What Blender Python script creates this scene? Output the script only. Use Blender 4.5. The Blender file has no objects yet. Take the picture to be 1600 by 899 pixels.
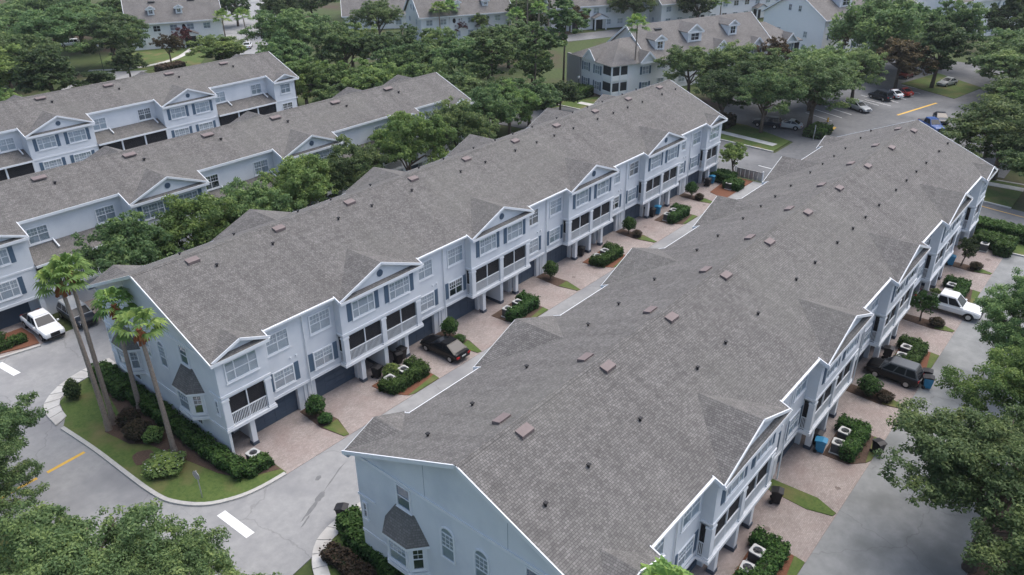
import bpy, math, random
import numpy as np
from mathutils import Vector, Matrix
R = math.radians
scn = bpy.context.scene
# ------------------------------------------------------------------ camera, sky, sun, exposure
YAW, PITCH, ROLL = R(40.138), R(27.85), R(-0.511)
cam_d = bpy.data.cameras.new('camera'); cam = bpy.data.objects.new('camera', cam_d)
scn.collection.objects.link(cam); scn.camera = cam
fw = Vector((math.cos(YAW)*math.cos(PITCH), math.sin(YAW)*math.cos(PITCH), -math.sin(PITCH)))
rt = Vector((math.sin(YAW), -math.cos(YAW), 0)); up = rt.cross(fw)
r2 = math.cos(ROLL)*rt + math.sin(ROLL)*up; u2 = -math.sin(ROLL)*rt + math.cos(ROLL)*up
m = Matrix((r2, u2, -fw)).transposed().to_4x4(); m.translation = Vector((-20.874, -43.876, 37.123))
cam.matrix_world = m
cam_d.sensor_width = 36; cam_d.lens = 1227.481/1600*36; cam_d.clip_end = 3000; cam_d.clip_start = 0.5
world = bpy.data.worlds.new('World'); scn.world = world; world.use_nodes = True
nt = world.node_tree; bg = nt.nodes['Background']
sky = nt.nodes.new('ShaderNodeTexSky'); sky.sky_type = 'NISHITA'; sky.sun_disc = False
sky.sun_elevation = R(66); sky.sun_rotation = R(100); sky.dust_density = 4.0; sky.air_density = 1.0; sky.ozone_density = 1.0
nt.links.new(sky.outputs[0], bg.inputs[0]); bg.inputs[1].default_value = 0.13
sun_d = bpy.data.lights.new('sun', 'SUN'); sun_d.energy = 1.45; sun_d.angle = R(65); sun_d.color = (1, .975, .95)
sun = bpy.data.objects.new('sun', sun_d); scn.collection.objects.link(sun)
sdir = Vector((math.sin(R(100))*math.cos(R(66)), math.cos(R(100))*math.cos(R(66)), math.sin(R(66))))
sun.rotation_euler = sdir.to_track_quat('Z', 'Y').to_euler()
scn.view_settings.view_transform = 'Standard'; scn.view_settings.look = 'None'
scn.view_settings.exposure = 0.84; scn.view_settings.gamma = 1
scn.cycles.max_bounces = 6; scn.cycles.transparent_max_bounces = 12
COL = scn.collection
ORD = ['first','second','third','fourth','fifth','sixth','seventh','eighth','ninth','tenth','eleventh','twelfth']
# ------------------------------------------------------------------ materials
def newmat(name):
    mt = bpy.data.materials.new(name); mt.use_nodes = True
    n = mt.node_tree.nodes; return mt, n, mt.node_tree.links, n['Principled BSDF']
def pm(name, c1, c2=None, scale=3.0, rough=.8, bump=0, coord='Object', c3=None, scale3=.25, spec=.3, metal=0, coat=0, crack=None):
    mt, n, l, b = newmat(name)
    b.inputs['Roughness'].default_value = rough; b.inputs['Specular IOR Level'].default_value = spec
    b.inputs['Metallic'].default_value = metal; b.inputs['Coat Weight'].default_value = coat
    if c2 is None:
        b.inputs['Base Color'].default_value = (*c1, 1); 
        if not bump: return mt
    tc = n.new('ShaderNodeTexCoord'); nz = n.new('ShaderNodeTexNoise')
    nz.inputs['Scale'].default_value = scale; nz.inputs['Detail'].default_value = 6; nz.inputs['Roughness'].default_value = .65
    l.new(tc.outputs[coord], nz.inputs['Vector'])
    if c2 is not None:
        rp = n.new('ShaderNodeValToRGB'); rp.color_ramp.elements[0].position = .3; rp.color_ramp.elements[1].position = .7
        rp.color_ramp.elements[0].color = (*c1, 1); rp.color_ramp.elements[1].color = (*c2, 1)
        l.new(nz.outputs['Fac'], rp.inputs['Fac']); out = rp.outputs[0]
        if c3 is not None:
            n3 = n.new('ShaderNodeTexNoise'); n3.inputs['Scale'].default_value = scale3; n3.inputs['Detail'].default_value = 4
            l.new(tc.outputs[coord], n3.inputs['Vector'])
            r3 = n.new('ShaderNodeValToRGB'); r3.color_ramp.elements[0].position = .48; r3.color_ramp.elements[1].position = .68
            l.new(n3.outputs['Fac'], r3.inputs['Fac'])
            mx = n.new('ShaderNodeMix'); mx.data_type = 'RGBA'
            l.new(r3.outputs[0], mx.inputs[0]); l.new(out, mx.inputs[6]); mx.inputs[7].default_value = (*c3, 1); out = mx.outputs[2]
        if crack:
            nd = n.new('ShaderNodeTexNoise'); nd.inputs['Scale'].default_value = .9; nd.inputs['Detail'].default_value = 5; l.new(tc.outputs[coord], nd.inputs['Vector'])
            ad = n.new('ShaderNodeMix'); ad.data_type = 'RGBA'; ad.inputs[0].default_value = .55; l.new(tc.outputs[coord], ad.inputs[6]); l.new(nd.outputs['Color'], ad.inputs[7])
            vo = n.new('ShaderNodeTexVoronoi'); vo.feature = 'DISTANCE_TO_EDGE'; vo.inputs['Scale'].default_value = crack; l.new(ad.outputs[2], vo.inputs['Vector'])
            rc = n.new('ShaderNodeMapRange'); rc.inputs[1].default_value = 0; rc.inputs[2].default_value = .007; rc.inputs[3].default_value = .35; rc.inputs[4].default_value = 0; l.new(vo.outputs['Distance'], rc.inputs[0])
            mk = n.new('ShaderNodeMix'); mk.data_type = 'RGBA'; l.new(rc.outputs[0], mk.inputs[0]); l.new(out, mk.inputs[6]); mk.inputs[7].default_value = (.09,.09,.095,1); out = mk.outputs[2]
        l.new(out, b.inputs['Base Color'])
    if bump:
        bp = n.new('ShaderNodeBump'); bp.inputs['Strength'].default_value = bump; bp.inputs['Distance'].default_value = .03
        l.new(nz.outputs['Fac'], bp.inputs['Height']); l.new(bp.outputs[0], b.inputs['Normal'])
    return mt
def brickmat(name, ca, cb, cm, bw, rh, ms, coord='UV', blotch=(.5, 1.25), bs=.35, bump=.5, rough=.9, tint=None, streak=False):
    mt, n, l, b = newmat(name); b.inputs['Roughness'].default_value = rough; b.inputs['Specular IOR Level'].default_value = .2
    tc = n.new('ShaderNodeTexCoord'); br = n.new('ShaderNodeTexBrick')
    br.inputs['Scale'].default_value = 1; br.inputs['Brick Width'].default_value = bw; br.inputs['Row Height'].default_value = rh
    br.inputs['Mortar Size'].default_value = ms; br.inputs['Mortar Smooth'].default_value = .3; br.inputs['Bias'].default_value = 0
    br.inputs['Color1'].default_value = (*ca, 1); br.inputs['Color2'].default_value = (*cb, 1); br.inputs['Mortar'].default_value = (*cm, 1)
    br.offset = .43; br.squash = .7; br.squash_frequency = 3
    l.new(tc.outputs[coord], br.inputs['Vector'])
    nz = n.new('ShaderNodeTexNoise'); nz.inputs['Scale'].default_value = bs; nz.inputs['Detail'].default_value = 8; nz.inputs['Roughness'].default_value = .7
    l.new(tc.outputs[coord], nz.inputs['Vector'])
    mr = n.new('ShaderNodeMapRange'); mr.inputs[1].default_value = .3; mr.inputs[2].default_value = .7
    mr.inputs[3].default_value = blotch[0]; mr.inputs[4].default_value = blotch[1]; l.new(nz.outputs['Fac'], mr.inputs[0])
    mx = n.new('ShaderNodeVectorMath'); mx.operation = 'SCALE'; l.new(br.outputs['Color'], mx.inputs[0]); l.new(mr.outputs[0], mx.inputs['Scale'])
    out = mx.outputs[0]
    if streak:      # weather runs down the slope and faint courses of differing bundles
        for sc_, lo, hi in (((1.1,.07,1),.88,1.09),((.05,2.2,1),.95,1.05)):
            mp = n.new('ShaderNodeMapping'); mp.inputs['Scale'].default_value = sc_; l.new(tc.outputs[coord], mp.inputs[0])
            ns = n.new('ShaderNodeTexNoise'); ns.inputs['Scale'].default_value = 1; ns.inputs['Detail'].default_value = 4; l.new(mp.outputs[0], ns.inputs['Vector'])
            ms_ = n.new('ShaderNodeMapRange'); ms_.inputs[1].default_value = .3; ms_.inputs[2].default_value = .7; ms_.inputs[3].default_value = lo; ms_.inputs[4].default_value = hi; l.new(ns.outputs['Fac'], ms_.inputs[0])
            vm_ = n.new('ShaderNodeVectorMath'); vm_.operation = 'SCALE'; l.new(out, vm_.inputs[0]); l.new(ms_.outputs[0], vm_.inputs['Scale']); out = vm_.outputs[0]
    if tint:
        n2 = n.new('ShaderNodeTexNoise'); n2.inputs['Scale'].default_value = tint[1]; n2.inputs['Detail'].default_value = 5
        l.new(tc.outputs['Object'], n2.inputs['Vector'])
        r3 = n.new('ShaderNodeMapRange'); r3.inputs[1].default_value = .45; r3.inputs[2].default_value = .7; r3.inputs[4].default_value = tint[2]; l.new(n2.outputs['Fac'], r3.inputs[0])
        m2 = n.new('ShaderNodeMix'); m2.data_type = 'RGBA'; l.new(r3.outputs[0], m2.inputs[0]); l.new(out, m2.inputs[6]); m2.inputs[7].default_value = (*tint[0], 1); out = m2.outputs[2]
    l.new(out, b.inputs['Base Color'])
    if bump:
        bp = n.new('ShaderNodeBump'); bp.inputs['Strength'].default_value = bump; bp.inputs['Distance'].default_value = .02; bp.invert = True
        l.new(br.outputs['Fac'], bp.inputs['Height']); l.new(bp.outputs[0], b.inputs['Normal'])
    return mt
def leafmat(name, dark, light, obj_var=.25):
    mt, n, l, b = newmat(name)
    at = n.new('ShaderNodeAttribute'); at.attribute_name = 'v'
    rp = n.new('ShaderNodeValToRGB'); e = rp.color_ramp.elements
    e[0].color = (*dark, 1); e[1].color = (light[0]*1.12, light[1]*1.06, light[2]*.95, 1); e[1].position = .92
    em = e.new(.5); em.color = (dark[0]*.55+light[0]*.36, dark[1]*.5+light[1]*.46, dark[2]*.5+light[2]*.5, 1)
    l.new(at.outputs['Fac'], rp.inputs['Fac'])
    oi = n.new('ShaderNodeObjectInfo'); mr = n.new('ShaderNodeMapRange'); mr.inputs[3].default_value = 1-obj_var; mr.inputs[4].default_value = 1+obj_var
    l.new(oi.outputs['Random'], mr.inputs[0])
    sc = n.new('ShaderNodeVectorMath'); sc.operation = 'SCALE'; l.new(rp.outputs[0], sc.inputs[0]); l.new(mr.outputs[0], sc.inputs['Scale'])
    hs = n.new('ShaderNodeHueSaturation'); m2 = n.new('ShaderNodeMapRange'); m2.inputs[3].default_value = .485; m2.inputs[4].default_value = .515
    ml = n.new('ShaderNodeMath'); ml.operation = 'MULTIPLY'; ml.inputs[1].default_value = 7.31; fr = n.new('ShaderNodeMath'); fr.operation = 'FRACT'
    l.new(oi.outputs['Random'], ml.inputs[0]); l.new(ml.outputs[0], fr.inputs[0]); l.new(fr.outputs[0], m2.inputs[0]); l.new(m2.outputs[0], hs.inputs['Hue'])
    l.new(sc.outputs[0], hs.inputs['Color']); l.new(hs.outputs[0], b.inputs['Base Color'])
    b.inputs['Roughness'].default_value = .6; b.inputs['Specular IOR Level'].default_value = .3
    tr = n.new('ShaderNodeBsdfTranslucent'); l.new(hs.outputs[0], tr.inputs[0]); mx = n.new('ShaderNodeMixShader'); mx.inputs[0].default_value = .45
    l.new(b.outputs[0], mx.inputs[1]); l.new(tr.outputs[0], mx.inputs[2]); l.new(mx.outputs[0], n['Material Output'].inputs[0])
    return mt
def glassmat(name, tint, t):
    mt, n, l, b = newmat(name); n.remove(b)
    tr = n.new('ShaderNodeBsdfTransparent'); tr.inputs[0].default_value = (*tint, 1); gl = n.new('ShaderNodeBsdfGlossy'); gl.inputs['Roughness'].default_value = .03
    gl.inputs[0].default_value = (.9, .95, 1, 1); mx = n.new('ShaderNodeMixShader'); mx.inputs[0].default_value = t
    l.new(tr.outputs[0], mx.inputs[1]); l.new(gl.outputs[0], mx.inputs[2]); l.new(mx.outputs[0], n['Material Output'].inputs[0]); return mt
def screenmat(name, col, op):
    mt, n, l, b = newmat(name); b.inputs['Base Color'].default_value = (*col, 1); b.inputs['Roughness'].default_value = .9
    tr = n.new('ShaderNodeBsdfTransparent'); mx = n.new('ShaderNodeMixShader'); mx.inputs[0].default_value = op
    l.new(tr.outputs[0], mx.inputs[1]); l.new(b.outputs[0], mx.inputs[2]); l.new(mx.outputs[0], n['Material Output'].inputs[0]); return mt
MT = {}
MT['shingle'] = brickmat('shingle', (.121,.117,.113), (.186,.180,.173), (.063,.061,.060), .21, .14, .011, blotch=(.86,1.12), bs=1.1, tint=((.160,.160,.145), .12, .3), streak=True)
MT['shingle2'] = brickmat('shingle_far', (.15,.143,.137), (.195,.187,.179), (.1,.096,.093), .3, .16, .01, blotch=(.8,1.15), bs=.4, bump=.2)
MT['paver'] = brickmat('paver', (.35,.312,.292), (.275,.238,.222), (.21,.18,.168), .21, .105, .008, coord='Object', blotch=(.82,1.14), bs=.6, bump=.25, tint=((.26,.195,.182), .4, .4))
MT['wall'] = pm('stucco_blue', (.625,.655,.685), (.66,.69,.72), 1.2, .9, .06, spec=.15, c3=(.565,.60,.64), scale3=.45)
MT['wall2'] = pm('siding_pale', (.73,.745,.745), (.77,.78,.78), 1.0, .9, spec=.15)
MT['wall3'] = pm('siding_white', (.80,.815,.82), (.83,.84,.845), 1.0, .9, spec=.15)
MT['trim'] = pm('white_trim', (.66,.69,.72), (.72,.745,.765), 2, .6, spec=.3)
MT['shutter'] = pm('shutter_slate', (.085,.135,.195), (.10,.155,.22), 6, .6)
MT['navy'] = pm('garage_navy', (.055,.078,.112), (.066,.092,.13), 2, .55)
MT['darkbase'] = pm('pillar_base', (.06,.075,.10), (.075,.09,.115), 5, .8)
MT['blind'] = pm('window_blind', (.42,.44,.45), (.54,.555,.56), 1.3, .8)
MT['dark'] = pm('dark_interior', (.02,.023,.028), (.035,.04,.045), 2, .7)
MT['glass'] = glassmat('window_glass', (.88,.92,.95), .14)
MT['glassd'] = pm('tinted_glass', (.012,.015,.02), rough=.16, spec=.4)
MT['screen'] = screenmat('porch_screen', (.02,.02,.024), .80)
MT['asphalt'] = pm('asphalt', (.235,.24,.245), (.30,.305,.305), 1.6, .95, .15, c3=(.19,.195,.205), scale3=.16, crack=.22)
MT['asphalt2'] = pm('asphalt_dark', (.10,.105,.11), (.145,.15,.155), 1.4, .95, .15, c3=(.19,.195,.2), scale3=.1, crack=.15)
MT['alley'] = pm('alley_concrete', (.195,.205,.208), (.26,.27,.27), 1.1, .95, .12, c3=(.155,.165,.165), scale3=.3, crack=.3)
MT['concrete'] = pm('concrete', (.46,.46,.44), (.56,.555,.53), 3, .9, .1, c3=(.38,.37,.35), scale3=.5)
MT['curb'] = pm('curb_concrete', (.36,.36,.345), (.47,.465,.445), 3, .9, .1)
MT['grass'] = pm('grass', (.050,.090,.022), (.10,.14,.038), 5, .95, .5, c3=(.14,.13,.055), scale3=.35)
MT['ground'] = pm('ground_cover', (.035,.055,.018), (.075,.10,.032), 1.5, .95, .4, c3=(.07,.05,.035), scale3=.08)
MT['mulch'] = pm('mulch', (.055,.036,.027), (.115,.078,.058), 9, .95, .6)
MT['redmulch'] = pm('red_mulch', (.115,.05,.03), (.19,.085,.05), 9, .95, .6)
MT['white'] = pm('road_white', (.66,.68,.68), (.74,.76,.76), 5, .7)
MT['yellow'] = pm('road_yellow', (.55,.33,.05), (.66,.42,.09), 4, .7)
MT['stain'] = pm('water_stain', (.13,.135,.14), (.17,.175,.18), 3, .6)
MT['oil'] = pm('oil', (.13,.105,.095), (.22,.185,.17), 6, .8)
MT['ventpink'] = pm('vent_metal', (.155,.124,.121), (.19,.155,.151), 3, .6)
MT['black'] = pm('black_plastic', (.012,.012,.014), (.022,.022,.025), 5, .5)
MT['rubber'] = pm('tyre_rubber', (.012,.012,.012), rough=.8)
MT['blueplastic'] = pm('blue_plastic', (.03,.19,.34), (.04,.23,.40), 4, .45)
MT['acgrey'] = pm('condenser_grey', (.05,.052,.055), (.08,.082,.085), 8, .6)
MT['acwhite'] = pm('condenser_top', (.42,.43,.42), (.5,.51,.5), 6, .5)
MT['bark'] = pm('bark', (.085,.066,.052), (.15,.122,.10), 5, .95, .8)
MT['palmbark'] = pm('palm_bark', (.22,.175,.145), (.34,.285,.24), 7, .95, .8)
MT['deadfrond'] = pm('dead_frond', (.17,.055,.025), (.26,.10,.045), 6, .9)
MT['steel'] = pm('galvanised', (.33,.34,.35), (.42,.43,.44), 8, .5, metal=.6)
MT['green'] = pm('lamp_green', (.015,.03,.022), rough=.5)
MT['brick'] = brickmat('brick_grey', (.22,.195,.19), (.29,.26,.25), (.33,.32,.31), .22, .08, .01, blotch=(.85,1.1))
MT['leaf'] = leafmat('leaf_oak', (.062,.098,.038), (.225,.315,.118))
MT['leafp'] = leafmat('leaf_light', (.072,.112,.034), (.25,.345,.105))
MT['leafd'] = leafmat('leaf_dark', (.028,.045,.019), (.115,.165,.062))
MT['leafr'] = leafmat('leaf_red', (.05,.014,.016), (.20,.055,.06))
MT['leafo'] = leafmat('leaf_rust', (.05,.036,.02), (.165,.115,.06))
MT['hedge'] = leafmat('hedge_leaf', (.020,.048,.014), (.090,.175,.045), .15)
MT['hedgeb'] = leafmat('hedge_brown', (.03,.022,.016), (.10,.075,.048), .15)
MT['palm'] = leafmat('palm_leaf', (.080,.135,.030), (.30,.42,.12), .15)
MT['core'] = pm('foliage_core', (.012,.020,.008), (.022,.034,.012), 5, .95)  # near-black green standing in for the shade inside hedges and bushes
MT['flower'] = pm('white_petals', (.7,.72,.7), rough=.7)
MT['pumpkin'] = pm('yellow_flower', (.55,.33,.03), rough=.7)
def paint(name, c): 
    MT[name] = pm(name, c, rough=.3, spec=.3, coat=.12); return name
paint('p_black', (.004,.004,.005)); paint('p_white', (.72,.74,.75)); paint('p_dark', (.018,.024,.035)); paint('p_blue', (.02,.07,.24))
paint('p_silver', (.36,.38,.39)); paint('p_red', (.28,.03,.02)); paint('p_grey', (.09,.1,.11)); paint('p_darkred', (.10,.012,.012))
MT['head'] = pm('headlight', (.6,.63,.66), rough=.12, spec=.7); MT['tail'] = pm('taillight', (.35,.01,.012), rough=.2)
MT['chrome'] = pm('alloy', (.45,.46,.47), rough=.3, metal=.8)
# ------------------------------------------------------------------ mesh builder
class MB:
    def __init__(s): s.v = []; s.f = []
    def add(s, vs, fs):
        o = len(s.v); s.v += [tuple(map(float, q)) for q in vs]; s.f += [tuple(o+i for i in f) for f in fs]; return s
    def box(s, a, b):
        x0,y0,z0 = (min(a[i],b[i]) for i in range(3)); x1,y1,z1 = (max(a[i],b[i]) for i in range(3))
        return s.add([(x0,y0,z0),(x1,y0,z0),(x1,y1,z0),(x0,y1,z0),(x0,y0,z1),(x1,y0,z1),(x1,y1,z1),(x0,y1,z1)],
                     [(0,3,2,1),(4,5,6,7),(0,1,5,4),(1,2,6,5),(2,3,7,6),(3,0,4,7)])
    def px(s, pts, x0, x1):      # polygon in (y,z), extruded along x
        n = len(pts); return s.add([(x0,*q) for q in pts]+[(x1,*q) for q in pts], [tuple(range(n))[::-1], tuple(range(n,2*n))]+[(i,(i+1)%n,n+(i+1)%n,n+i) for i in range(n)])
    def py(s, pts, y0, y1):      # polygon in (x,z), extruded along y
        n = len(pts); return s.add([(q[0],y0,q[1]) for q in pts]+[(q[0],y1,q[1]) for q in pts], [tuple(range(n)), tuple(range(n,2*n))[::-1]]+[(i,n+i,n+(i+1)%n,(i+1)%n) for i in range(n)])
    def pz(s, pts, z0, z1):      # polygon in (x,y), extruded along z
        n = len(pts); return s.add([(*q,z0) for q in pts]+[(*q,z1) for q in pts], [tuple(range(n))[::-1], tuple(range(n,2*n))]+[(i,(i+1)%n,n+(i+1)%n,n+i) for i in range(n)])
    def slab(s, quad, t):        # planar polygon given thickness t against its normal
        q = [Vector(a) for a in quad]; nn = (q[1]-q[0]).cross(q[2]-q[0]).normalized(); n = len(q)
        return s.add(q+[a-nn*t for a in q], [tuple(range(n)), tuple(range(n,2*n))[::-1]]+[(i,n+i,n+(i+1)%n,(i+1)%n) for i in range(n)])
    def bar(s, a, b, w, h):      # beam from a to b, w horizontally, h vertically
        a, b = Vector(a), Vector(b); d = (b-a).normalized(); sx = d.cross(Vector((0,0,1)))
        sx = Vector((1,0,0)) if sx.length < 1e-4 else sx.normalized(); uz = sx.cross(d); c = []
        for p in (a, b):
            for i, j in ((-1,-1),(1,-1),(1,1),(-1,1)): c.append(p+sx*i*w/2+uz*j*h/2)
        return s.add(c, [(0,3,2,1),(4,5,6,7),(0,1,5,4),(1,2,6,5),(2,3,7,6),(3,0,4,7)])
    def tube(s, pts, rad, n=8, cap=True):
        pts = [Vector(p) for p in pts]; o = len(s.v); k = len(pts)
        for i, p in enumerate(pts):
            d = (pts[min(i+1,k-1)]-pts[max(i-1,0)]).normalized(); a = d.orthogonal().normalized()
            if abs(d.z) > .5: a = (Vector((1,0,0))-d*d.x).normalized()
            b = d.cross(a); r = rad[i] if isinstance(rad, (list,tuple)) else rad
            s.v += [tuple(p+a*r*math.cos(2*math.pi*j/n)+b*r*math.sin(2*math.pi*j/n)) for j in range(n)]
        for i in range(k-1):
            for j in range(n): s.f.append((o+i*n+j, o+i*n+(j+1)%n, o+(i+1)*n+(j+1)%n, o+(i+1)*n+j))
        if cap: s.f.append(tuple(o+j for j in range(n))[::-1]); s.f.append(tuple(o+(k-1)*n+j for j in range(n)))
        return s
    def mesh(s, name, mat, uv=False, smooth=False):
        me = bpy.data.meshes.new(name); me.from_pydata(s.v, [], s.f); me.materials.append(MT[mat])
        if uv:
            L = me.uv_layers.new(name='UVMap'); 
            for p in me.polygons:
                nn = p.normal; h = Vector((0,0,1)).cross(nn)
                h = Vector((1,0,0)) if h.length < 1e-3 else h.normalized(); w = nn.cross(h)
                for li in p.loop_indices:
                    c = me.vertices[me.loops[li].vertex_index].co; L.data[li].uv = (c.dot(h), c.dot(w))
        if smooth: me.polygons.foreach_set('use_smooth', [True]*len(me.polygons))
        return me
    def build_each(s, name, mat, parent):      # every box its own part
        for i in range(0, len(s.v), 8):
            b = MB(); b.v = s.v[i:i+8]; b.f = [(0,3,2,1),(4,5,6,7),(0,1,5,4),(1,2,6,5),(2,3,7,6),(3,0,4,7)]; b.build(name, mat, parent)
    def build(s, name, mat, parent=None, uv=False, smooth=False, **kw):
        return ob(name, s.mesh(name, mat, uv, smooth), parent, **kw)
def ob(name, me, parent=None, loc=(0,0,0), rz=0, sc=None, label=None, cat=None, group=None, kind=None):
    o = bpy.data.objects.new(name, me); COL.objects.link(o); o.parent = parent
    o.location = loc; o.rotation_euler = (0,0,rz)
    if sc is not None: o.scale = sc if hasattr(sc, '__len__') else (sc,)*3
    if label: o['label'] = label
    if cat: o['category'] = cat
    if group: o['group'] = group
    if kind: o['kind'] = kind
    return o
def thing(name, label, cat, loc=(0,0,0), rz=0, group=None, sc=None): return ob(name, None, None, loc, rz, sc, label, cat, group)
def copy_tree(o, loc=None, rz=None, label=None, parent=None, sc=None):
    c = o.copy(); COL.objects.link(c); c.parent = parent
    if loc is not None: c.location = loc
    if rz is not None: c.rotation_euler = (0,0,rz)
    if label: c['label'] = label
    if sc is not None: c.scale = sc if hasattr(sc,'__len__') else (sc,)*3
    for ch in o.children: copy_tree(ch, parent=c)
    return c
def sheet(name, pts, z, mat, kind='structure', t=.06, **kw):
    return MB().pz(pts, z-t, z).build(name, mat, kind=kind, **kw)
def leafmesh(name, C, N, S, V, mat, aspect=.6, seed=0):
    """one mesh of many leaf-sized quads: centres C, facing N, sizes S, shade V"""
    rg = np.random.default_rng(seed); n = len(C); N = N/np.linalg.norm(N, axis=1, keepdims=True)
    t = rg.normal(size=(n,3)); t -= N*np.sum(t*N, axis=1, keepdims=True); t /= np.linalg.norm(t, axis=1, keepdims=True); b = np.cross(N, t)
    S = S[:,None]; P = np.stack([C-t*S, C-b*S*aspect+N*S*.15, C+t*S, C+b*S*aspect+N*S*.15], axis=1).reshape(-1,3)
    me = bpy.data.meshes.new(name); me.vertices.add(4*n); me.vertices.foreach_set('co', P.ravel().astype(np.float32))
    me.loops.add(4*n); me.loops.foreach_set('vertex_index', np.arange(4*n, dtype=np.int32))
    me.polygons.add(n); me.polygons.foreach_set('loop_start', np.arange(0,4*n,4, dtype=np.int32))
    a = me.attributes.new('v', 'FLOAT', 'FACE'); a.data.foreach_set('value', V.astype(np.float32))
    me.materials.append(MT[mat]); me.update(calc_edges=True); me.validate(); return me
# ------------------------------------------------------------------ windows (local: x across, y=0 wall face, outwards is -y, z from sill)
WIN = {}
def window_meshes(w, h, lights, grid, arch=False):
    k = (round(w,2), round(h,2), tuple(lights), grid, arch)
    if k in WIN: return WIN[k]
    t = .10
    if arch:
        n = 14; r = w/2; hh = h-r
        out = [(-r,0)]+[(r,0)]+[(r*math.cos(math.pi*i/n), hh+r*math.sin(math.pi*i/n)) for i in range(n+1)]
        ri = r-t; inn = [(-ri,t)]+[(ri,t)]+[(ri*math.cos(math.pi*i/n), hh+ri*math.sin(math.pi*i/n)) for i in range(n+1)]
        q = len(out); F = MB()
        F.add([(a,-.07,b) for a,b in out]+[(a,-.07,b) for a,b in inn]+[(a,0.01,b) for a,b in out]+[(a,0.01,b) for a,b in inn],
              [(i,(i+1)%q,q+(i+1)%q,q+i) for i in range(q)]+[(i,2*q+i,2*q+(i+1)%q,(i+1)%q) for i in range(q)]+[(q+i,q+(i+1)%q,3*q+(i+1)%q,3*q+i) for i in range(q)])
        S = MB().box((-ri,-.05,hh-.03),(ri,-.02,hh+.03)).box((-ri,-.05,hh*.5-.03),(ri,-.02,hh*.5+.03))
        if grid:
            for z in (hh*.66,hh*.83): S.box((-ri,-.045,z-.012),(ri,-.025,z+.012))
            for x in (-ri/3,ri/3): S.box((x-.012,-.045,hh*.5),(x+.012,-.025,hh))
        P = [MB().box((-ri,-.024,t),(ri,-.02,hh*.5)), MB().box((-ri,-.024,hh*.5),(ri,-.02,hh)), MB().py(inn[2:], -.024, -.02)]
        B = MB().py(inn, -.012, -.004)
    else:
        F = MB().box((-w/2,-.07,-.02),(w/2,.01,t)).box((-w/2,-.07,h-t),(w/2,.01,h)).box((-w/2,-.07,t),(-w/2+t,.01,h-t)).box((w/2-t,-.07,t),(w/2,.01,h-t)).box((-w/2-.05,-.10,-.09),(w/2+.05,.01,-.02))
        S = MB(); P = []; x = -w/2+t; tw = w-2*t; mid = h*.5
        S.box((x,-.05,mid-.03),(x+tw,-.02,mid+.03))
        for i, f in enumerate(lights):
            xe = x+tw*f
            if i < len(lights)-1: S.box((xe-.035,-.055,t),(xe+.035,-.02,h-t))
            P += [MB().box((x,-.024,t),(xe,-.02,mid)), MB().box((x,-.024,mid),(xe,-.02,h-t))]
            if grid:
                g = max(2, round((xe-x)/.3))
                for j in range(1,g): S.box((x+(xe-x)*j/g-.012,-.045,mid),(x+(xe-x)*j/g+.012,-.025,h-t))
                S.box((x,-.045,(mid+h-t)/2-.012),(xe,-.025,(mid+h-t)/2+.012))
            x = xe
        B = MB().box((-w/2+t,-.012,t),(w/2-t,-.004,h-t))
    r = (F.mesh('window','trim'), S.mesh('sash','trim'), [p.mesh('pane','glass') for p in P], B.mesh('blind','blind'), B.mesh('blind','dark')); WIN[k] = r; return r
def shutter_mesh(h):
    k = ('sh', round(h,2))
    if k not in WIN:
        b = MB().box((-.21,-.04,0),(.21,0,h))
        for i in range(int(h/.14)): b.add([(-.16,-.042,.06+i*.14),(.16,-.042,.06+i*.14),(.16,-.058,.15+i*.14),(-.16,-.058,.15+i*.14)], [(0,1,2,3)])
        WIN[k] = b.mesh('shutter','shutter')
    return WIN[k]
RW = random.Random(5)
def slate(me):
    k = ('sl', me.name)
    if k not in WIN: c = me.copy(); c.name = 'slate_panel'; c.materials.clear(); c.materials.append(MT['shutter']); WIN[k] = c
    return WIN[k]
def window(parent, x, y, z, w, h, rz=0, lights=(.5,.5), grid=True, shutters=False, arch=False, dark=None, name='window'):
    F, S, P, B, D = window_meshes(w, h, lights, grid, arch)
    o = ob(name, F, parent, (x,y,z), rz); ob('sash', S, o)
    for p in P: ob('pane', p, o)
    dk = RW.random() < .13 if dark is None else dark
    if dk == 'slate': ob('slate_panel', slate(D), o)
    elif dk: ob('dark_room', D, o)
    else: ob('blind', B, o)
    if shutters:
        sm = shutter_mesh(h)
        for sgn in ((-1,1) if shutters is True else shutters): ob('shutter', sm, o, (sgn*(w/2+.24),0,0))
    return o
def screen_panel(parent, x0, x1, y, z0, z1): return MB().box((x0,y,z0),(x1,y+.01,z1)).build('screen','screen',parent)
def railing(parent, a, b, z, h, n):
    m_ = MB(); a, b = Vector(a), Vector(b); z3 = Vector((0,0,1))
    m_.bar(a+z3*(z+h), b+z3*(z+h), .07, .07); m_.bar(a+z3*(z+.09), b+z3*(z+.09), .06, .06)
    for i in range(n):
        p = a+(b-a)*((i+.5)/n); m_.box((p.x-.022,p.y-.022,z+.1),(p.x+.022,p.y+.022,z+h))
    return m_.build('railing','trim',parent)
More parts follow.
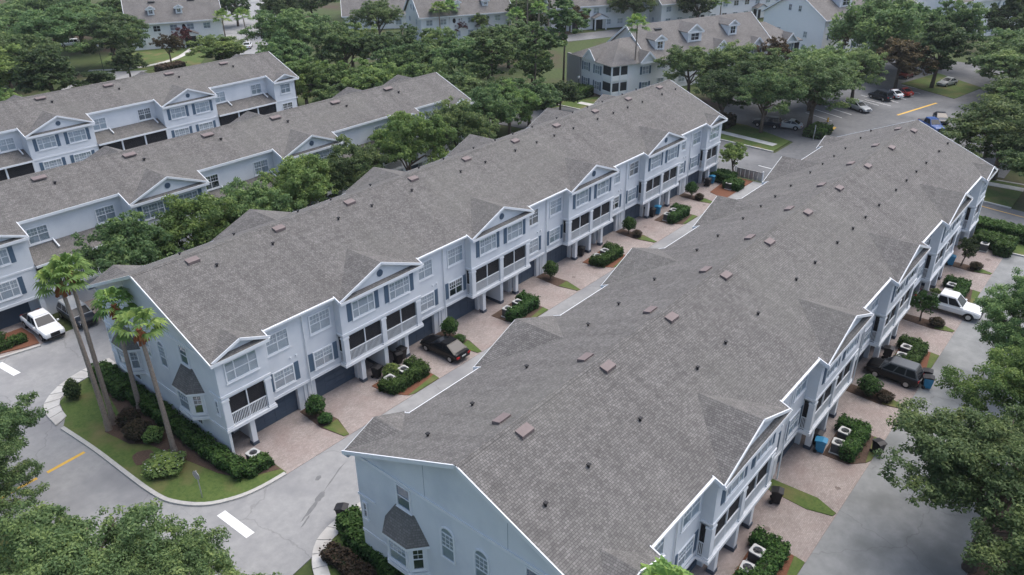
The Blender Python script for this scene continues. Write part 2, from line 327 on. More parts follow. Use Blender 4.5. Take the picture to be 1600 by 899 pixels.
# ------------------------------------------------------------------ the two nearer rows of townhouses
TW, TL, ZE, SL = 17.07, 74.22, 8.4, .4272
UN = TL/10; RY = TW/2; ZR = ZE+SL*(RY+.45)
def zf(y): return ZE+SL*(min(y, TW-y)+.45)
CEN = [UN*2*i for i in range(1,5)]; BH = 4.2; EB = 4.0
def gable_small(roofp, wallp, c, hw, pk, ymouth, rear, face_in=.28, rnd=True, bz=None, depth=None, ybase=0, W=TW):
    """a pediment roof growing out of the main slope; ymouth is its overhanging front edge"""
    fy = (lambda y: y) if not rear else (lambda y: W-y)
    z0 = ZE+SL*(ymouth+.45)+.03; yb = -.45+(pk-ZE)/SL
    g = MB(); A, B_ = (c,fy(ymouth),pk), (c,fy(yb+.15),pk)
    for s_ in (-1,1):
        C_ = (c+s_*hw,fy(ymouth),z0)
        q = [A,B_,C_] if (s_ < 0) != rear else [A,C_,B_]
        g.slab(q, .09)
    o = g.build('gable_roof','shingle',roofp,uv=True)
    t = MB()
    dn = .07 if not rear else .17
    for s_ in (-1,1): t.bar((c,fy(ymouth-.04),pk-dn),(c+s_*(hw+.03),fy(ymouth-.04),z0-dn),.07,.2)
    t.build('rake_board','trim',o)
    yf = ymouth+face_in; zb = ZE+SL*(yf+.45)-.05; hb = hw*(pk-zb)/(pk-z0)-.05
    MB().py([(c-hb,zb),(c+hb,zb),(c,pk-.12)], fy(yf), fy(yf+.1)).build('pediment','wall',wallp) if True else None
    if rnd:
        v = MB(); n = 20; rr = .30; zc = zb+(pk-zb)*.40
        v.py([(c+rr*math.cos(2*math.pi*i/n), zc+rr*math.sin(2*math.pi*i/n)) for i in range(n)], fy(yf-.05), fy(yf))
        vo = v.build('round_vent','shutter',wallp)
        w_ = MB()
        for i in range(5): zz = zc-.2+i*.1; hx = math.sqrt(max(.01,.27**2-(zz-zc)**2)); w_.box((c-hx,fy(yf-.06),zz-.02),(c+hx,fy(yf-.075),zz+.02))
        w_.build('vent_slats','navy',vo) if not rear else None
def bay_window(root, y0, seed):
    """angled bay on the near gable end: centre y0, wall plane x=0"""
    hw, fh, d = 1.55, .85, .75
    base = [(0,y0-hw),(-d,y0-fh),(-d,y0+fh),(0,y0+hw)]
    b = MB().pz(base[::-1], 2.75, 4.72).build('bay_window','trim',root)
    ov = [(-.0,y0-hw-.25),(-d-.22,y0-fh-.12),(-d-.22,y0+fh+.12),(0,y0+hw+.25)]
    MB().pz(ov[::-1], 4.62, 4.80).build('bay_cornice','trim',b)
    top = (0,y0-.75,6.35),(0,y0+.75,6.35); rr = MB()
    e = [(q[0],q[1],4.80) for q in ov]
    rr.add([e[0],e[1],e[2],e[3],top[0],top[1]], [(0,4,1),(1,4,5,2),(2,5,3),(0,3,5,4),(0,1,2,3)])
    rr.build('bay_roof','shingle',b,uv=True)
    MB().pz([(0,y0-hw-.12),(-d-.1,y0-fh-.05),(-d-.1,y0+fh+.05),(0,y0+hw+.12)][::-1], 2.45, 2.72).build('bay_sill','trim',b)
    window(b, -d, y0, 2.95, 1.5, 1.62, -R(90), (1,), True, dark=False, name='bay_front_window')
    ang = math.atan2(hw-fh, d)
    for s_ in (-1,1):
        mx, my = -d/2, y0+s_*(hw+fh)/2
        nx, ny = -(hw-fh), s_*d; rz = math.atan2(ny,nx)+R(90)
        window(b, mx, my, 2.95, .72, 1.62, rz, (1,), True, dark=(seed%2==0), name='bay_side_window')
def townhouse(y0, name, label, far):
    root = thing(name, label, 'townhouse row', (0,y0,0))
    wall = MB(); trim = MB()
    rear_in = .6
    # intervals along x: (xa, xb, bay?)
    edges = [(0,EB,True)]
    for c in CEN: edges += [(edges[-1][1], c-BH, False), (c-BH, c+BH, True)]
    edges += [(edges[-1][1], TL-EB, False), (TL-EB, TL, True)]
    roof = MB(); fas = MB()
    for i,(a,b,bay) in enumerate(edges):
        a2, b2 = a, b
        if bay: a2, b2 = a-.15, b+.15
        else: a2, b2 = a+.15, b-.15
        if i == 0: a2 = -.45
        if i == len(edges)-1: b2 = TL+.45
        for rear in (False, True):
            fy = (lambda y: y) if not rear else (lambda y: TW-y)
            ye = -.45 if bay else (.30 if not rear else .15)
            ze = ZE+SL*(ye+.45); pts = [(fy(ye),ze),(fy(RY),ZR),(fy(RY),ZR-.15),(fy(ye),ze-.15)]
            roof.px(pts if not rear else pts[::-1], a2, b2)
            fas.box((a2,fy(ye-.03),ze-.26),(b2,fy(ye+.03) if False else fy(ye+.0),ze-.01))
            fas.box((a2,fy(ye-.13),ze-.16),(b2,fy(ye-.03),ze-(.02 if not rear else .08))) if not bay else None
            # soffit
            wy = 0 if bay else (.75 if not rear else rear_in)
            fas.box((a2+.01,fy(ye),ze-.24),(b2-.01,fy(wy),ze-.2))
            if bay:      # short raked returns where the eave steps
                for xx, on in ((a2,i>0),(b2,i<len(edges)-1)):
                    yr = .30 if not rear else .15
                    if on: fas.bar((xx,fy(-.45),ZE-.12),(xx,fy(yr+.1),ZE+SL*(yr+.55)-.12),.07,.26)
    for xx in (-.45, TL+.45):
        for rear in (False,True):
            fy = (lambda y: y) if not rear else (lambda y: TW-y)
            fas.bar((xx,fy(-.47),ZE-.10),(xx,fy(RY+.0),ZR-.10),.07,.24)
    rp = roof.build('roof','shingle',root,uv=True); fas.build('fascia','trim',rp)
    MB().px([(RY-.22,ZR-.07),(RY,ZR+.05),(RY+.22,ZR-.07)], -.46, TL+.46).build('ridge_cap','shingle',rp,uv=True)
    # end walls and facade walls
    prof = [(0,0),(TW,0),(TW,zf(0)-.13),(RY,ZR-.14),(0,zf(0)-.13)]
    for xa,xb in ((0,.2),(TL-.2,TL)): wall.px(prof, xa, xb)
    for xa,xb in ((-.03,0),(TL,TL+.03)):
        s_ = -1 if xa < 0 else 1
        trim.box((xa+s_*.03,-.03,8.08),(xb,TW+.03,8.28)); trim.box((xa+s_*.02,-.02,2.36),(xb,TW+.02,2.56))
        for ya,yb in ((-.06,1.4),(TW-1.4,TW+.06)): trim.box((xa+s_*.03,ya,5.2),(xb,yb,5.36))
    door_mesh = MB().box((-2.03,0,0),(2.03,.05,2.1))
    for i in range(4):
        for j in range(4): door_mesh.box((-1.95+j*.98,-.02,.06+i*.51),(-1.05+j*.98,0,.50+i*.51))
    dm = door_mesh.mesh('garage_door','navy')
    for i,(a,b,bay) in enumerate(edges):
        if not bay:
            wall.box((a-.1,.75,2.3),(b+.1,.95,zf(.75)-.14)); wall.box((a-.1,TW-rear_in-.2,0),(b+.1,TW-rear_in,zf(rear_in)-.14))
            trim.box((a,.70,2.34),(b,.75,2.56))
            wall.box((a-.1,.95,2.3),(b+.1,1.3,2.5))
            mid = (a+b)/2
            for s_ in (-1,1):
                window(root, mid+s_*1.93, .75, 6.2, 2.0, 1.65)
                window(root, mid+s_*1.83, .75, 3.1, 1.85, 1.55, shutters=True)
                if s_ < 0 or True: window(root, mid+s_*1.9, TW-rear_in, 6.2, 1.6, 1.55, R(180), dark=False)
            MB().tube([(mid+.35,.66,8.5),(mid+.35,.66,.1)], .05, 6).build('downspout','trim',root)
            mt2 = MB()
            for q in range(2): mt2.box((mid-.6-q*.5,.66,5.1),(mid-.45-q*.5,.75,5.25)); 
            mt2.build('dryer_vent','trim',root)
        else:
            aw, bw = (a+.2 if i == 0 else a), (b-.2 if i == len(edges)-1 else b); sides = ([a] if i>0 else [])+([b-.2] if i<len(edges)-1 else [])
            wall.box((aw,0,5.05),(bw,.2,zf(0)-.14)); wall.box((aw,TW-.2,0),(bw,TW,zf(0)-.14))
            for xs in sides:
                wall.px([(.2,5.05),(.95,5.05),(.95,zf(.95)-.16),(.2,zf(.2)-.16)], xs, xs+.2)
                wall.box((xs,TW-1.0,0),(xs+.2,TW-.2,8.3))
            # trims round the bay
            trim.box((a-.05,-.06,5.2),(b+.05,0,5.38)); trim.box((a-.08,-.10,2.34),(b+.08,0,2.58))
            for xs in sides:
                s_ = -1 if xs == a else 1; xo = a if s_ < 0 else b
                trim.box((xo,-.02,5.2),(xo+s_*.05,.75,5.36)); trim.box((xo,-.02,2.34),(xo+s_*.07,.75,2.56))
            # porch
            bal = MB().box((aw+.01,.01,2.32),(bw-.01,1.7,2.6)).build('balcony','trim',root)
            wall.box((aw,.2,5.06),(bw,1.7,5.12)); wall.box((aw,1.7,2.31),(bw,1.8,5.12))
            cols = [a+.28,b-.28] if b-a < 5 else [a+.28,(a+b)/2,b-.28]
            for xc in cols:
                w_ = .25 if xc != (a+b)/2 else .24
                cm = MB().box((xc-w_,-.02,2.6),(xc+w_,.36,5.05)); co = cm.build('column','wall',bal)
                MB().box((xc-w_-.05,-.05,4.85),(xc+w_+.05,.38,5.0)).build('column_cap','trim',bal); MB().box((xc-w_-.05,-.05,2.6),(xc+w_+.05,.38,2.72)).build('column_foot','trim',bal)
            spans = [(cols[k]+.25, cols[k+1]-.25) for k in range(len(cols)-1)]
            for (xa,xb) in spans:
                screen_panel(bal, xa, xb, .16, 2.6, 5.05); railing(bal, (xa,.1,0),(xb,.1,0), 2.6, 1.02, int((xb-xa)/.125))
                xm = (xa+xb)/2; MB().box((xm-.04,.08,2.6),(xm+.04,.2,5.05)).box((xa,.1,4.98),(xb,.2,5.06)).build('post','trim',bal)
            if len(cols) == 3: wall.box(((a+b)/2-.08,.36,2.6),((a+b)/2+.08,1.7,5.05))
            for xs in sides:
                s_ = -1 if xs == a else 1; xo = a if s_ < 0 else b-.2
                MB().box((xo+.09,.36,2.6),(xo+.1,.75,5.05)).build('side_screen','screen',bal)
                railing(bal, (xo+.1,.36,0),(xo+.1,.75,0), 2.6, 1.02, 4)
                wall.box((xo,.70,2.6),(xo+.2,1.75,5.05))
            # third floor windows
            if b-a < 5: window(root, (a+b)/2-.06, 0, 6.2, 2.6, 1.67, lights=(.27,.46,.27), grid=False, dark=False)
            else:
                for s_ in (-1,1): window(root, (a+b)/2+s_*1.92, 0, 6.25, 2.3, 1.6, lights=(.27,.46,.27), grid=(RW.random()<.5), shutters=True)
            for s_ in ((-1,1) if b-a > 5 else (0,)):
                window(root, (a+b)/2+s_*1.95, TW, 6.25, 1.7, 1.55, R(180), dark=False)
            # ground floor: pillars, party fin, entrances
            if b-a > 5:
                c = (a+b)/2
                MB().box((c-.2,0.05,.32),(c+.2,2.6,2.34)).build('party_wall','wall',root)
                MB().box((c-.24,0.0,0),(c+.24,2.6,.32)).build('wall_base','darkbase',root)
                for s_ in (-1,1):
                    xc = c+s_*2.42; po = MB().box((xc-.2,.15,.3),(xc+.2,.55,2.34)).build('pillar','trim',root)
                    MB().box((xc-.25,.10,0),(xc+.25,.60,.3)).build('pillar_base','darkbase',po)
                    MB().box((xc-.25,.10,2.1),(xc+.25,.60,2.22)).build('pillar_cap','trim',po)
            else:
                s_ = 1 if a == 0 else -1; xc = (a if s_ > 0 else b)+s_*2.0; po = MB().box((xc-.2,.15,.3),(xc+.2,.55,2.34)).build('pillar','trim',root)
                MB().box((xc-.25,.10,0),(xc+.25,.60,.3)).build('pillar_base','darkbase',po)
    # garages: door offset .85 .. 4.9 from every party line
    for k in range(10):
        party = UN*(k if k % 2 else k+1); s_ = 1 if k % 2 else -1
        xc = party+s_*2.87; ob('garage_door', dm, root, (xc,1.30,0))
        wall.box((party,1.0,0),(party+s_*.83,1.5,2.29)); wall.box((party+s_*4.91,1.0,0),(party+s_*5.3,1.5,2.3))
        wall.box((party,1.0,2.1),(party+s_*5.3,1.5,2.31)); wall.box((party+s_*5.28,1.5,0),(party+s_*5.3,2.7,2.31)); wall.box((party+s_*5.3,2.6,0),(party+s_*7.2,2.69,2.3))
        ed = MB().box((party+s_*5.8,2.54,0),(party+s_*6.75,2.6,2.05)).build('entry_door','navy',root)
        MB().box((party+s_*5.72,2.52,0),(party+s_*5.8,2.6,2.13)).box((party+s_*6.75,2.52,0),(party+s_*6.83,2.6,2.13)).build('door_frame','trim',ed)
        MB().box((party+s_*.05,.93,0),(party+s_*.30,1.0,2.3)).build('pilaster','trim',root)
        MB().box((party+s_*4.9,.93,0),(party+s_*5.1,1.0,2.3)).build('pilaster','trim',root)
    wall.box((.2,2.7,0),(TL-.2,2.8,2.31)); wall.box((.2,1.5,2.31),(TL-.2,2.8,2.36))
    # pediments
    wp = wall.build('wall','wall',root); trim.build_each('string_course','trim',root)
    for c in CEN:
        gable_small(rp, wp, c, BH+.12, 10.2, -.35, False); gable_small(rp, wp, c, BH+.12, 10.15, -.40, True, face_in=.3, rnd=False)
    for c in (2.0, TL-2.0):
        gable_small(rp, wp, c, 2.25, 9.36, -.35, False, rnd=False); gable_small(rp, wp, c, 2.3, 9.4, -.40, True, face_in=.3, rnd=False)
    for yy in (5.7, 11.4): MB().box((-.004,yy-.012,8.3),(0,yy+.012,zf(yy)-.3)).build('control_joint','shutter',root)
    # gable end openings
    for s_, yy in ((0,3.97),(1,13.1)):
        bay_window(root, yy, s_+far)
        window(root, 0, yy+(.05 if s_==0 else 0), 6.42, 1.15, 1.62, -R(90), (1,), False, dark='slate').name = 'upper_window'
    for yy in (7.45, 9.85): window(root, 0, yy, 4.75, 1.05, 2.35, -R(90), arch=True, dark=False, name='arched_window')
    for yy in (.72, TW-.45): window(root, 0, yy, 3.6, .42, 1.25, -R(90), (1,), False, dark=True, name='narrow_window')
    for yy in (3.97, 13.1):
        g = MB().box((-.05,yy-.55,1.35),(0,yy+.55,1.9)).build('louvre_panel','trim',root)
        lv = MB()
        for q in range(3): lv.box((-.07,yy-.4+q*.28,1.45),(-.05,yy-.22+q*.28,1.8))
        lv.build('louvre_slots','acgrey',g)
    # roof vents
    vm = MB().px([(-.26,-.12),(.26,.08),(.26,.20),(-.26,.07)], -.47, .47).mesh('roof_vent','ventpink')
    rnd_ = random.Random(3)
    for k in range(10):
        xv = UN*k+3.9+(.15 if k%2 else 0); ob('roof_vent', vm, rp, (xv,7.82,zf(7.82)+.04)); 
        if far: o = ob('roof_vent', vm, rp, (xv+.1,TW-7.6,zf(7.6)+.03)); o.rotation_euler = (0,0,R(180))
    pmh = MB().tube([(0,0,-.1),(0,0,.2)], .07, 8).box((-.10,-.10,.15),(.10,.10,.21)).mesh('vent_pipe','black')
    for xq in (1.56,5.1,10,16.5,20.2,25,31.5,35.1,39.8,43.4,46.5,50.1,54.9,58.2,61.4,64.8,69.6,73.1):
        yq = 4.65 if far else 6.65
        if not far and xq == 1.56: continue
        ob('vent_pipe', pmh, rp, (xq,yq,zf(yq))); ob('vent_pipe', pmh, rp, (xq+.3,TW-4.2,zf(4.2)))
    return root
YB = -31.572
townhouse(0, 'townhouse_row', 'long blue three storey townhouse row whose garages face the middle alley, black sedan outside', 0)
townhouse(YB, 'townhouse_row', 'nearest blue townhouse row with the big grey roof, its gable end at the bottom edge', 1)
# ------------------------------------------------------------------ the two rows further left
def back_row(x0, y0, name, label, ivs, L0, L1):
    root = thing(name, label, 'townhouse row', (x0,y0,0)); D = 14.0; ry = 6.95; zr = ZE+SL*(ry+.45); yr = 1.53; rin = 2.0
    z_ = lambda y: ZE+SL*(y+.45)
    roof = MB(); fas = MB(); wall = MB(); trim = MB()
    for i,(a,b,bay) in enumerate(ivs):
        a2,b2 = (a-.15,b+.15) if bay else (a+.15,b-.15)
        if i == 0: a2 = a-.45
        if i == len(ivs)-1: b2 = b+.45
        ye = -.45 if bay else yr
        roof.px([(ye,z_(ye)),(ry,zr),(ry,zr-.15),(ye,z_(ye)-.15)], a2, b2)
        fas.box((a2,ye-.06,z_(ye)-.27),(b2,ye,z_(ye)-.01)); wy = 0 if bay else rin
        fas.box((a2+.01,ye,z_(ye)-.24),(b2-.01,wy,z_(ye)-.2))
        if bay:
            for xx,on in ((a2,i>0),(b2,i<len(ivs)-1)):
                if on: fas.bar((xx,-.45,ZE-.12),(xx,yr+.1,z_(yr+.1)-.12),.07,.26)
    a2, b2 = ivs[0][0]-.45, ivs[-1][1]+.45
    roof.px([(D+.45,z_(-.45)),(D+.45,z_(-.45)-.15),(ry,zr-.15),(ry,zr)], a2, b2)
    for xx in (a2,b2): fas.bar((xx,-.47,ZE-.12),(xx,ry,zr-.12),.07,.3); fas.bar((xx,D+.47,ZE-.12),(xx,ry,zr-.12),.07,.3)
    rp = roof.build('roof','shingle',root,uv=True); fas.build('fascia','trim',rp)
    MB().px([(ry-.2,zr-.06),(ry,zr+.05),(ry+.2,zr-.06)], a2, b2).build('ridge_cap','shingle',rp,uv=True)
    for xx in (ivs[0][0], ivs[-1][1]-.2): wall.px([(0,0),(D,0),(D,8.3),(ry,zr-.14),(0,8.3)], xx, xx+.2)
    wall.box((ivs[0][0],D-.2,0),(ivs[-1][1],D,8.3))
    for i,(a,b,bay) in enumerate(ivs):
        if bay:
            c = (a+b)/2; wall.box((a,0,2.2),(b,.2,8.3))
            for xs in (a,b-.2): wall.px([(.2,0),(rin+.2,0),(rin+.2,z_(rin)-.2),(.2,z_(.2)-.2)], xs, xs+.2)
            trim.box((a-.05,-.06,5.15),(b+.05,0,5.33)); trim.box((a-.06,-.08,2.25),(b+.06,0,2.5))
            for xs,s_ in ((a,-1),(b,1)): trim.box((xs,0,5.15),(xs+s_*.05,rin,5.33))
            for s_ in ((-1,1) if b-a > 5 else (0,)):
                window(root, c+s_*1.92, 0, 6.3, 2.3 if s_ else 1.9, 1.55, lights=(.27,.46,.27) if s_ else (.5,.5), shutters=bool(s_), dark=False)
                window(root, c+s_*1.92, 0, 3.1, 2.3 if s_ else 1.9, 1.7, lights=(.27,.46,.27) if s_ else (.5,.5), shutters=bool(s_), grid=True)
                g = MB().box((c+s_*2.0-1.6,1.0,0),(c+s_*2.0+1.6,1.06,2.1)).build('garage_door','navy',root)
            wall.box((a,1.08,0),(b,1.2,2.3)); wall.box((a,.2,2.2),(b,1.2,2.3))
            for xc in ([a+.3,c,b-.3] if b-a > 5 else [a+.3,b-.3]): MB().box((xc-.22,.02,0),(xc+.22,.46,2.22)).build('pillar','trim',root)
            gable_small(rp, None, c, (b-a)/2+.12, 10.2 if b-a > 5 else 9.35, -.35, False, rnd=b-a>5) if False else None
        else:
            mid = (a+b)/2; wall.box((a,rin,2.2),(b,rin+.2,z_(rin)-.15)); 
            sh = MB().slab([(a,-.35,5.42),(b,-.35,5.42),(b,rin,6.42),(a,rin,6.42)], .1).build('shed_roof','shingle',root,uv=True)
            MB().box((a,-.42,5.2),(b,-.36,5.42)).build('shed_fascia','trim',sh)
            for xo in ((-3.2,3.2) if b-a > 7 else (0,)):
                window(root, mid+xo, rin, 6.6, 1.95, 1.6, dark=None, lights=(.5,.5))
                MB().bar((mid+xo+1.1,rin,6.62),(mid+xo+1.1,rin-1.2,6.1),.12,.16).build('roof_divider','trim',sh)
            bl = MB().box((a,-.1,2.3),(b,rin,2.55)).build('balcony','trim',root)
            nsp = max(1, round((b-a)/3.2))
            for k in range(nsp):
                xa, xb = a+(b-a)*k/nsp+.1, a+(b-a)*(k+1)/nsp-.1
                screen_panel(bl, xa, xb, .05, 2.55, 5.2); railing(bl, (xa,0,0),(xb,0,0), 2.55, 1.0, int((xb-xa)/.14))
                MB().box((xb,-.08,2.55),(xb+.2,.15,5.25)).build('post','trim',bl)
            wall.box((a,.3,0),(b,.5,2.3))
            MB().tube([(a+.35,rin-.1,8.9),(a+.35,rin-.1,6.5)],.05,6).build('downspout','trim',root)
    wp = wall.build('wall','wall',root); trim.build_each('string_course','trim',root)
    for a,b,bay in ivs:
        if bay: gable_small(rp, wp, (a+b)/2, (b-a)/2+.12, 10.2 if b-a > 5 else 9.35, -.35, False, rnd=b-a>5)
    vm = MB().px([(-.3,-.02),(.3,.10),(.3,.22),(-.3,.10)], -.65, .65).mesh('roof_vent','ventpink')
    pmh = MB().tube([(0,0,-.1),(0,0,.25)], .09, 8).box((-.13,-.13,.16),(.13,.13,.24)).mesh('vent_pipe','black')
    x = ivs[0][0]+5
    while x < ivs[-1][1]-2: ob('roof_vent', vm, rp, (x,6.0,z_(6.0)+.06)); ob('vent_pipe', pmh, rp, (x+.9,4.9,z_(4.9))); x += 9.05
    # hipped stair roofs behind the ridge
    for c in [ (a+b)/2 for a,b,bay in ivs if bay]:
        MB().add([(c,6.9,10.9),(c,D-1.5,10.9),(c-4.2,D+.4,8.42),(c+4.2,D+.4,8.42),(c-4.0,7.2,9.2),(c+4.0,7.2,9.2)], [(0,1,2,4),(1,0,5,3),(1,3,2)]).build('rear_hip','shingle',rp,uv=True)
    return root
back_row(0, 31.85, 'townhouse_row', 'blue townhouse row behind the line of green trees, white pickup at its garage',
         [(-9,.6,True),(.6,10.35,False),(10.35,18.65,True),(18.65,28.4,False),(28.4,36.7,True),(36.7,46.5,False),(46.5,50.7,True),(50.7,56,False),(56,60,True)], 0, 0)
back_row(2.95, 64.3, 'townhouse_row', 'leftmost and rearmost blue townhouse row, with dark porch screens below its shed roofs',
         [(-7.7,.6,True),(.6,10.35,False),(10.35,18.65,True),(18.65,28.4,False),(28.4,36.7,True),(36.7,46.9,False),(46.9,51.0,True)], 0, 0)
# ------------------------------------------------------------------ apartment houses in the background
def apt_window(root, x, y, z, w, h, rz, shut=True, dark=None): return window(root, x, y, z, w, h, rz, (.5,.5), False, shutters=shut, dark=dark)
def gabled_roof(L, D, eave, ridge, hip=(0,0), ov=.5, mat='shingle2'):
    m_ = MB(); y2 = D/2; h0, h1 = hip; s_ = (ridge-eave)/(y2+ov); e = eave
    P = lambda x,y,z: (x,y,z); xa, xb = -ov, L+ov
    r0, r1 = xa+h0, xb-h1; t = .18
    f = [[P(xa,-ov,e),P(xb,-ov,e),P(r1,y2,ridge),P(r0,y2,ridge)], [P(xb,D+ov,e),P(xa,D+ov,e),P(r0,y2,ridge),P(r1,y2,ridge)]]
    if h0: f.append([P(xa,D+ov,e),P(xa,-ov,e),P(r0,y2,ridge)])
    if h1: f.append([P(xb,-ov,e),P(xb,D+ov,e),P(r1,y2,ridge)])
    for q in f: m_.slab(q, t)
    return m_
def gablet(rp, c, hw, z0, pk, y, back, mat='wall2', face_in=.3, eo=None):
    g = MB(); A, B_ = (c,y,pk), (c,y+back,pk)
    for s_ in (-1,1):
        C_ = (c+s_*hw,y,z0); E_ = (c+s_*hw,y+(back*.25 if eo is None else eo),z0)
        g.slab([A,B_,E_,C_] if s_ < 0 else [A,C_,E_,B_], .1)
    o = g.build('gablet','shingle2',rp,uv=True); t = MB()
    for s_ in (-1,1): t.bar((c,y-.04,pk-.1),(c+s_*(hw+.05),y-.04,z0-.1),.08,.34)
    t.bar((c-hw,y-.02,z0-.1),(c+hw,y-.02,z0-.1),.1,.3); t.build('rake_board','trim',o)
    MB().py([(c-hw+.1,z0-.05),(c+hw-.1,z0-.05),(c,pk-.15)], y+face_in, y+face_in+.1).build('pediment',mat,o); return o
def dormer(rp, c, y, z, w, h, sl=.7):
    d = MB().box((c-w/2,y,z),(c+w/2,y+h/sl,z+h)).build('dormer','trim',rp)
    o = gablet(rp, c, w/2+.3, z+h, z+h+w*.42, y-.25, .3+(h+w*.42)/sl, eo=.25+h/sl)
    window(d, c, y, z+.25, w*.62, h*.75, 0, (.5,.5), False, dark=True); return d
def porch(root, c, w, y, z):
    p_ = MB()
    for s_ in (-1,1): p_.box((c+s_*w/2-.14,y-1.9,0),(c+s_*w/2+.14,y-1.62,z))
    o = MB().box((c-w/2-.3,y-2.1,z),(c+w/2+.3,y,z+.3)).build('porch','trim',root)
    for s_ in (-1,1): MB().box((c+s_*w/2-.14,y-1.9,0),(c+s_*w/2+.14,y-1.62,z)).build('column','trim',o)
    for s_ in (-1,1):
        q = [(c,y-2.3,z+1.3),(c+s_*(w/2+.5),y-2.3,z+.3),(c+s_*(w/2+.5),y,z+.3),(c,y,z+1.3)]
        MB().slab(q if s_ < 0 else q[::-1], .1).build('porch_roof','shingle2',o,uv=True)
    MB().py([(c-w/2-.3,z+.3),(c+w/2+.3,z+.3),(c,z+1.2)], y-2.1, y-2.0).build('pediment','trim',o)
    MB().box((c-w/2+.2,y-.05,0),(c+w/2-.2,y+.02,z-.1)).build('doorway','dark',o)
def apartment(label, loc, rz, L, D, eave, ridge, hip, floors, step, gablets=(), dormers=(), porches=(), ovals=(), side=True, mat='wall2', shut=False, vents=True, skip=()):
    root = thing('apartment_house', label, 'apartment house', loc, R(rz))
    w = MB().box((0,0,0),(L,D,eave-.02)); y2 = D/2
    if not hip[0]: w.px([(0,eave-.02),(D,eave-.02),(y2,ridge-.25)], 0, .2)
    if not hip[1]: w.px([(0,eave-.02),(D,eave-.02),(y2,ridge-.25)], L-.2, L)
    w.build('wall', mat, root)
    rp = gabled_roof(L, D, eave, ridge, hip).build('roof','shingle2',root,uv=True)
    fa = MB().box((-.5,-.58,eave-.3),(L+.5,-.5,eave)).box((-.5,D+.5,eave-.3),(L+.5,D+.58,eave))
    for i,xx in ((0,-.52),(1,L+.52)):
        if hip[i]: fa.box((xx-.03,-.5,eave-.3),(xx+.03,D+.5,eave))
        else: fa.bar((xx,-.52,eave-.12),(xx,y2,ridge-.12),.1,.36); fa.bar((xx,D+.52,eave-.12),(xx,y2,ridge-.12),.1,.36)
    fa.build('fascia','trim',rp); s_ = (ridge-eave)/(y2+.5)
    for k,(c,hw,pk) in enumerate(gablets):
        gablet(rp, c, hw, eave+.05, pk, -.75, (pk-eave)/s_+.5); MB().box((c-hw+.15,-.32,0),(c+hw-.15,0.02,eave-.05)).build('front_bay', mat, root)
        for f in floors: apt_window(root, c, -.32, f, 1.7, 1.5, 0, True)
    for (c,y,wd,h) in dormers: dormer(rp, c, y, eave+s_*(y+.5), wd, h, s_)
    for (c,wd) in porches: porch(root, c, wd, 0, 2.7)
    for c in ovals:
        n = 16; MB().py([(c+.42*math.cos(2*math.pi*i/n), 4.7+.6*math.sin(2*math.pi*i/n)) for i in range(n)], -.07, 0).build('oval_window','glassd',root)
    x = step*.6
    while x < L-1:
        for f in floors:
            if all(abs(x-c) > hw+1.2 for c,hw,_ in gablets) and not (f < 3 and any(abs(x-c) < wd/2+1 for c,wd in porches)) and all(abs(x-c) > 1.4 or f < 3 for c in ovals) and all(abs(x-c)>1.8 for c in skip):
                apt_window(root, x, 0, f, 1.7, 1.45, 0, shut)
        x += step
    if side:
        for yy in (D*.28, D*.72):
            for f in floors: apt_window(root, 0, yy, f, 1.1, 1.4, -R(90), False)
        if not hip[0]:
            for yy in (D*.42,D*.58): apt_window(root, 0, yy, eave+.9, .9, 1.4, -R(90), False, True)
    if vents:
        vm = MB().px([(-.3,-.02),(.3,.1),(.3,.26),(-.3,.14)], -.8, .8).mesh('roof_vent','dark'); x = 6
        while x < L-4: ob('roof_vent', vm, rp, (x,y2-1.6,ridge-s_*1.6+.02)); x += 9
    return root, rp
# corner apartment house behind the middle row: low hipped wing, main block with dormers, low far wing
a_ = R(-21); ax, ay = math.cos(a_), math.sin(a_)
def EL(x, y): return (101.4+ax*x-ay*y, 35.0+ay*x+ax*y, 0)
e1, er = apartment('pale apartment house with corner porch and slim palm before it, behind middle row', EL(9,1.0), -21, 31, 14, 6.0, 11.2, (0,0), (.9,3.9), 5.2,
                   gablets=((17.5,2.0,8.0),(27.0,1.7,7.6)), dormers=((3.4,1.2,2.2,1.9),(12.5,2.0,3.4,1.9),(22.6,2.4,2.2,2.0)), side=False)
MB().slab([(9.5,2.6,8.2),(9.5,-.2,6.6),(10.2,-.2,6.6),(10.2,2.6,8.2)][::-1], .1)
w1 = MB().box((-9,-1.0,0),(0,11.5,5.98)).build('corner_wing','wall2',e1)
wr = MB(); z0, zt = 6.0, 9.6
wr.add([(-9.6,-1.6,z0),(3.2,-1.6,z0),(3.2,5.2,9.4),(-3.0,5.2,9.4),(-9.6,12.1,z0),(3.2,12.1,z0)], [(0,1,2,3),(0,3,4),(4,3,2,5),(0,4,5,1),(1,5,2)])
wr.build('wing_roof','shingle2',e1,uv=True)
for c,yy in ((-1.4,-1.0),):
    gablet(er, c, 1.9, 6.05, 7.9, -1.95, 3.2); 
    for f in (.8,3.7): apt_window(e1, c, -1.02, f, 1.6, 1.5, 0, True, False)
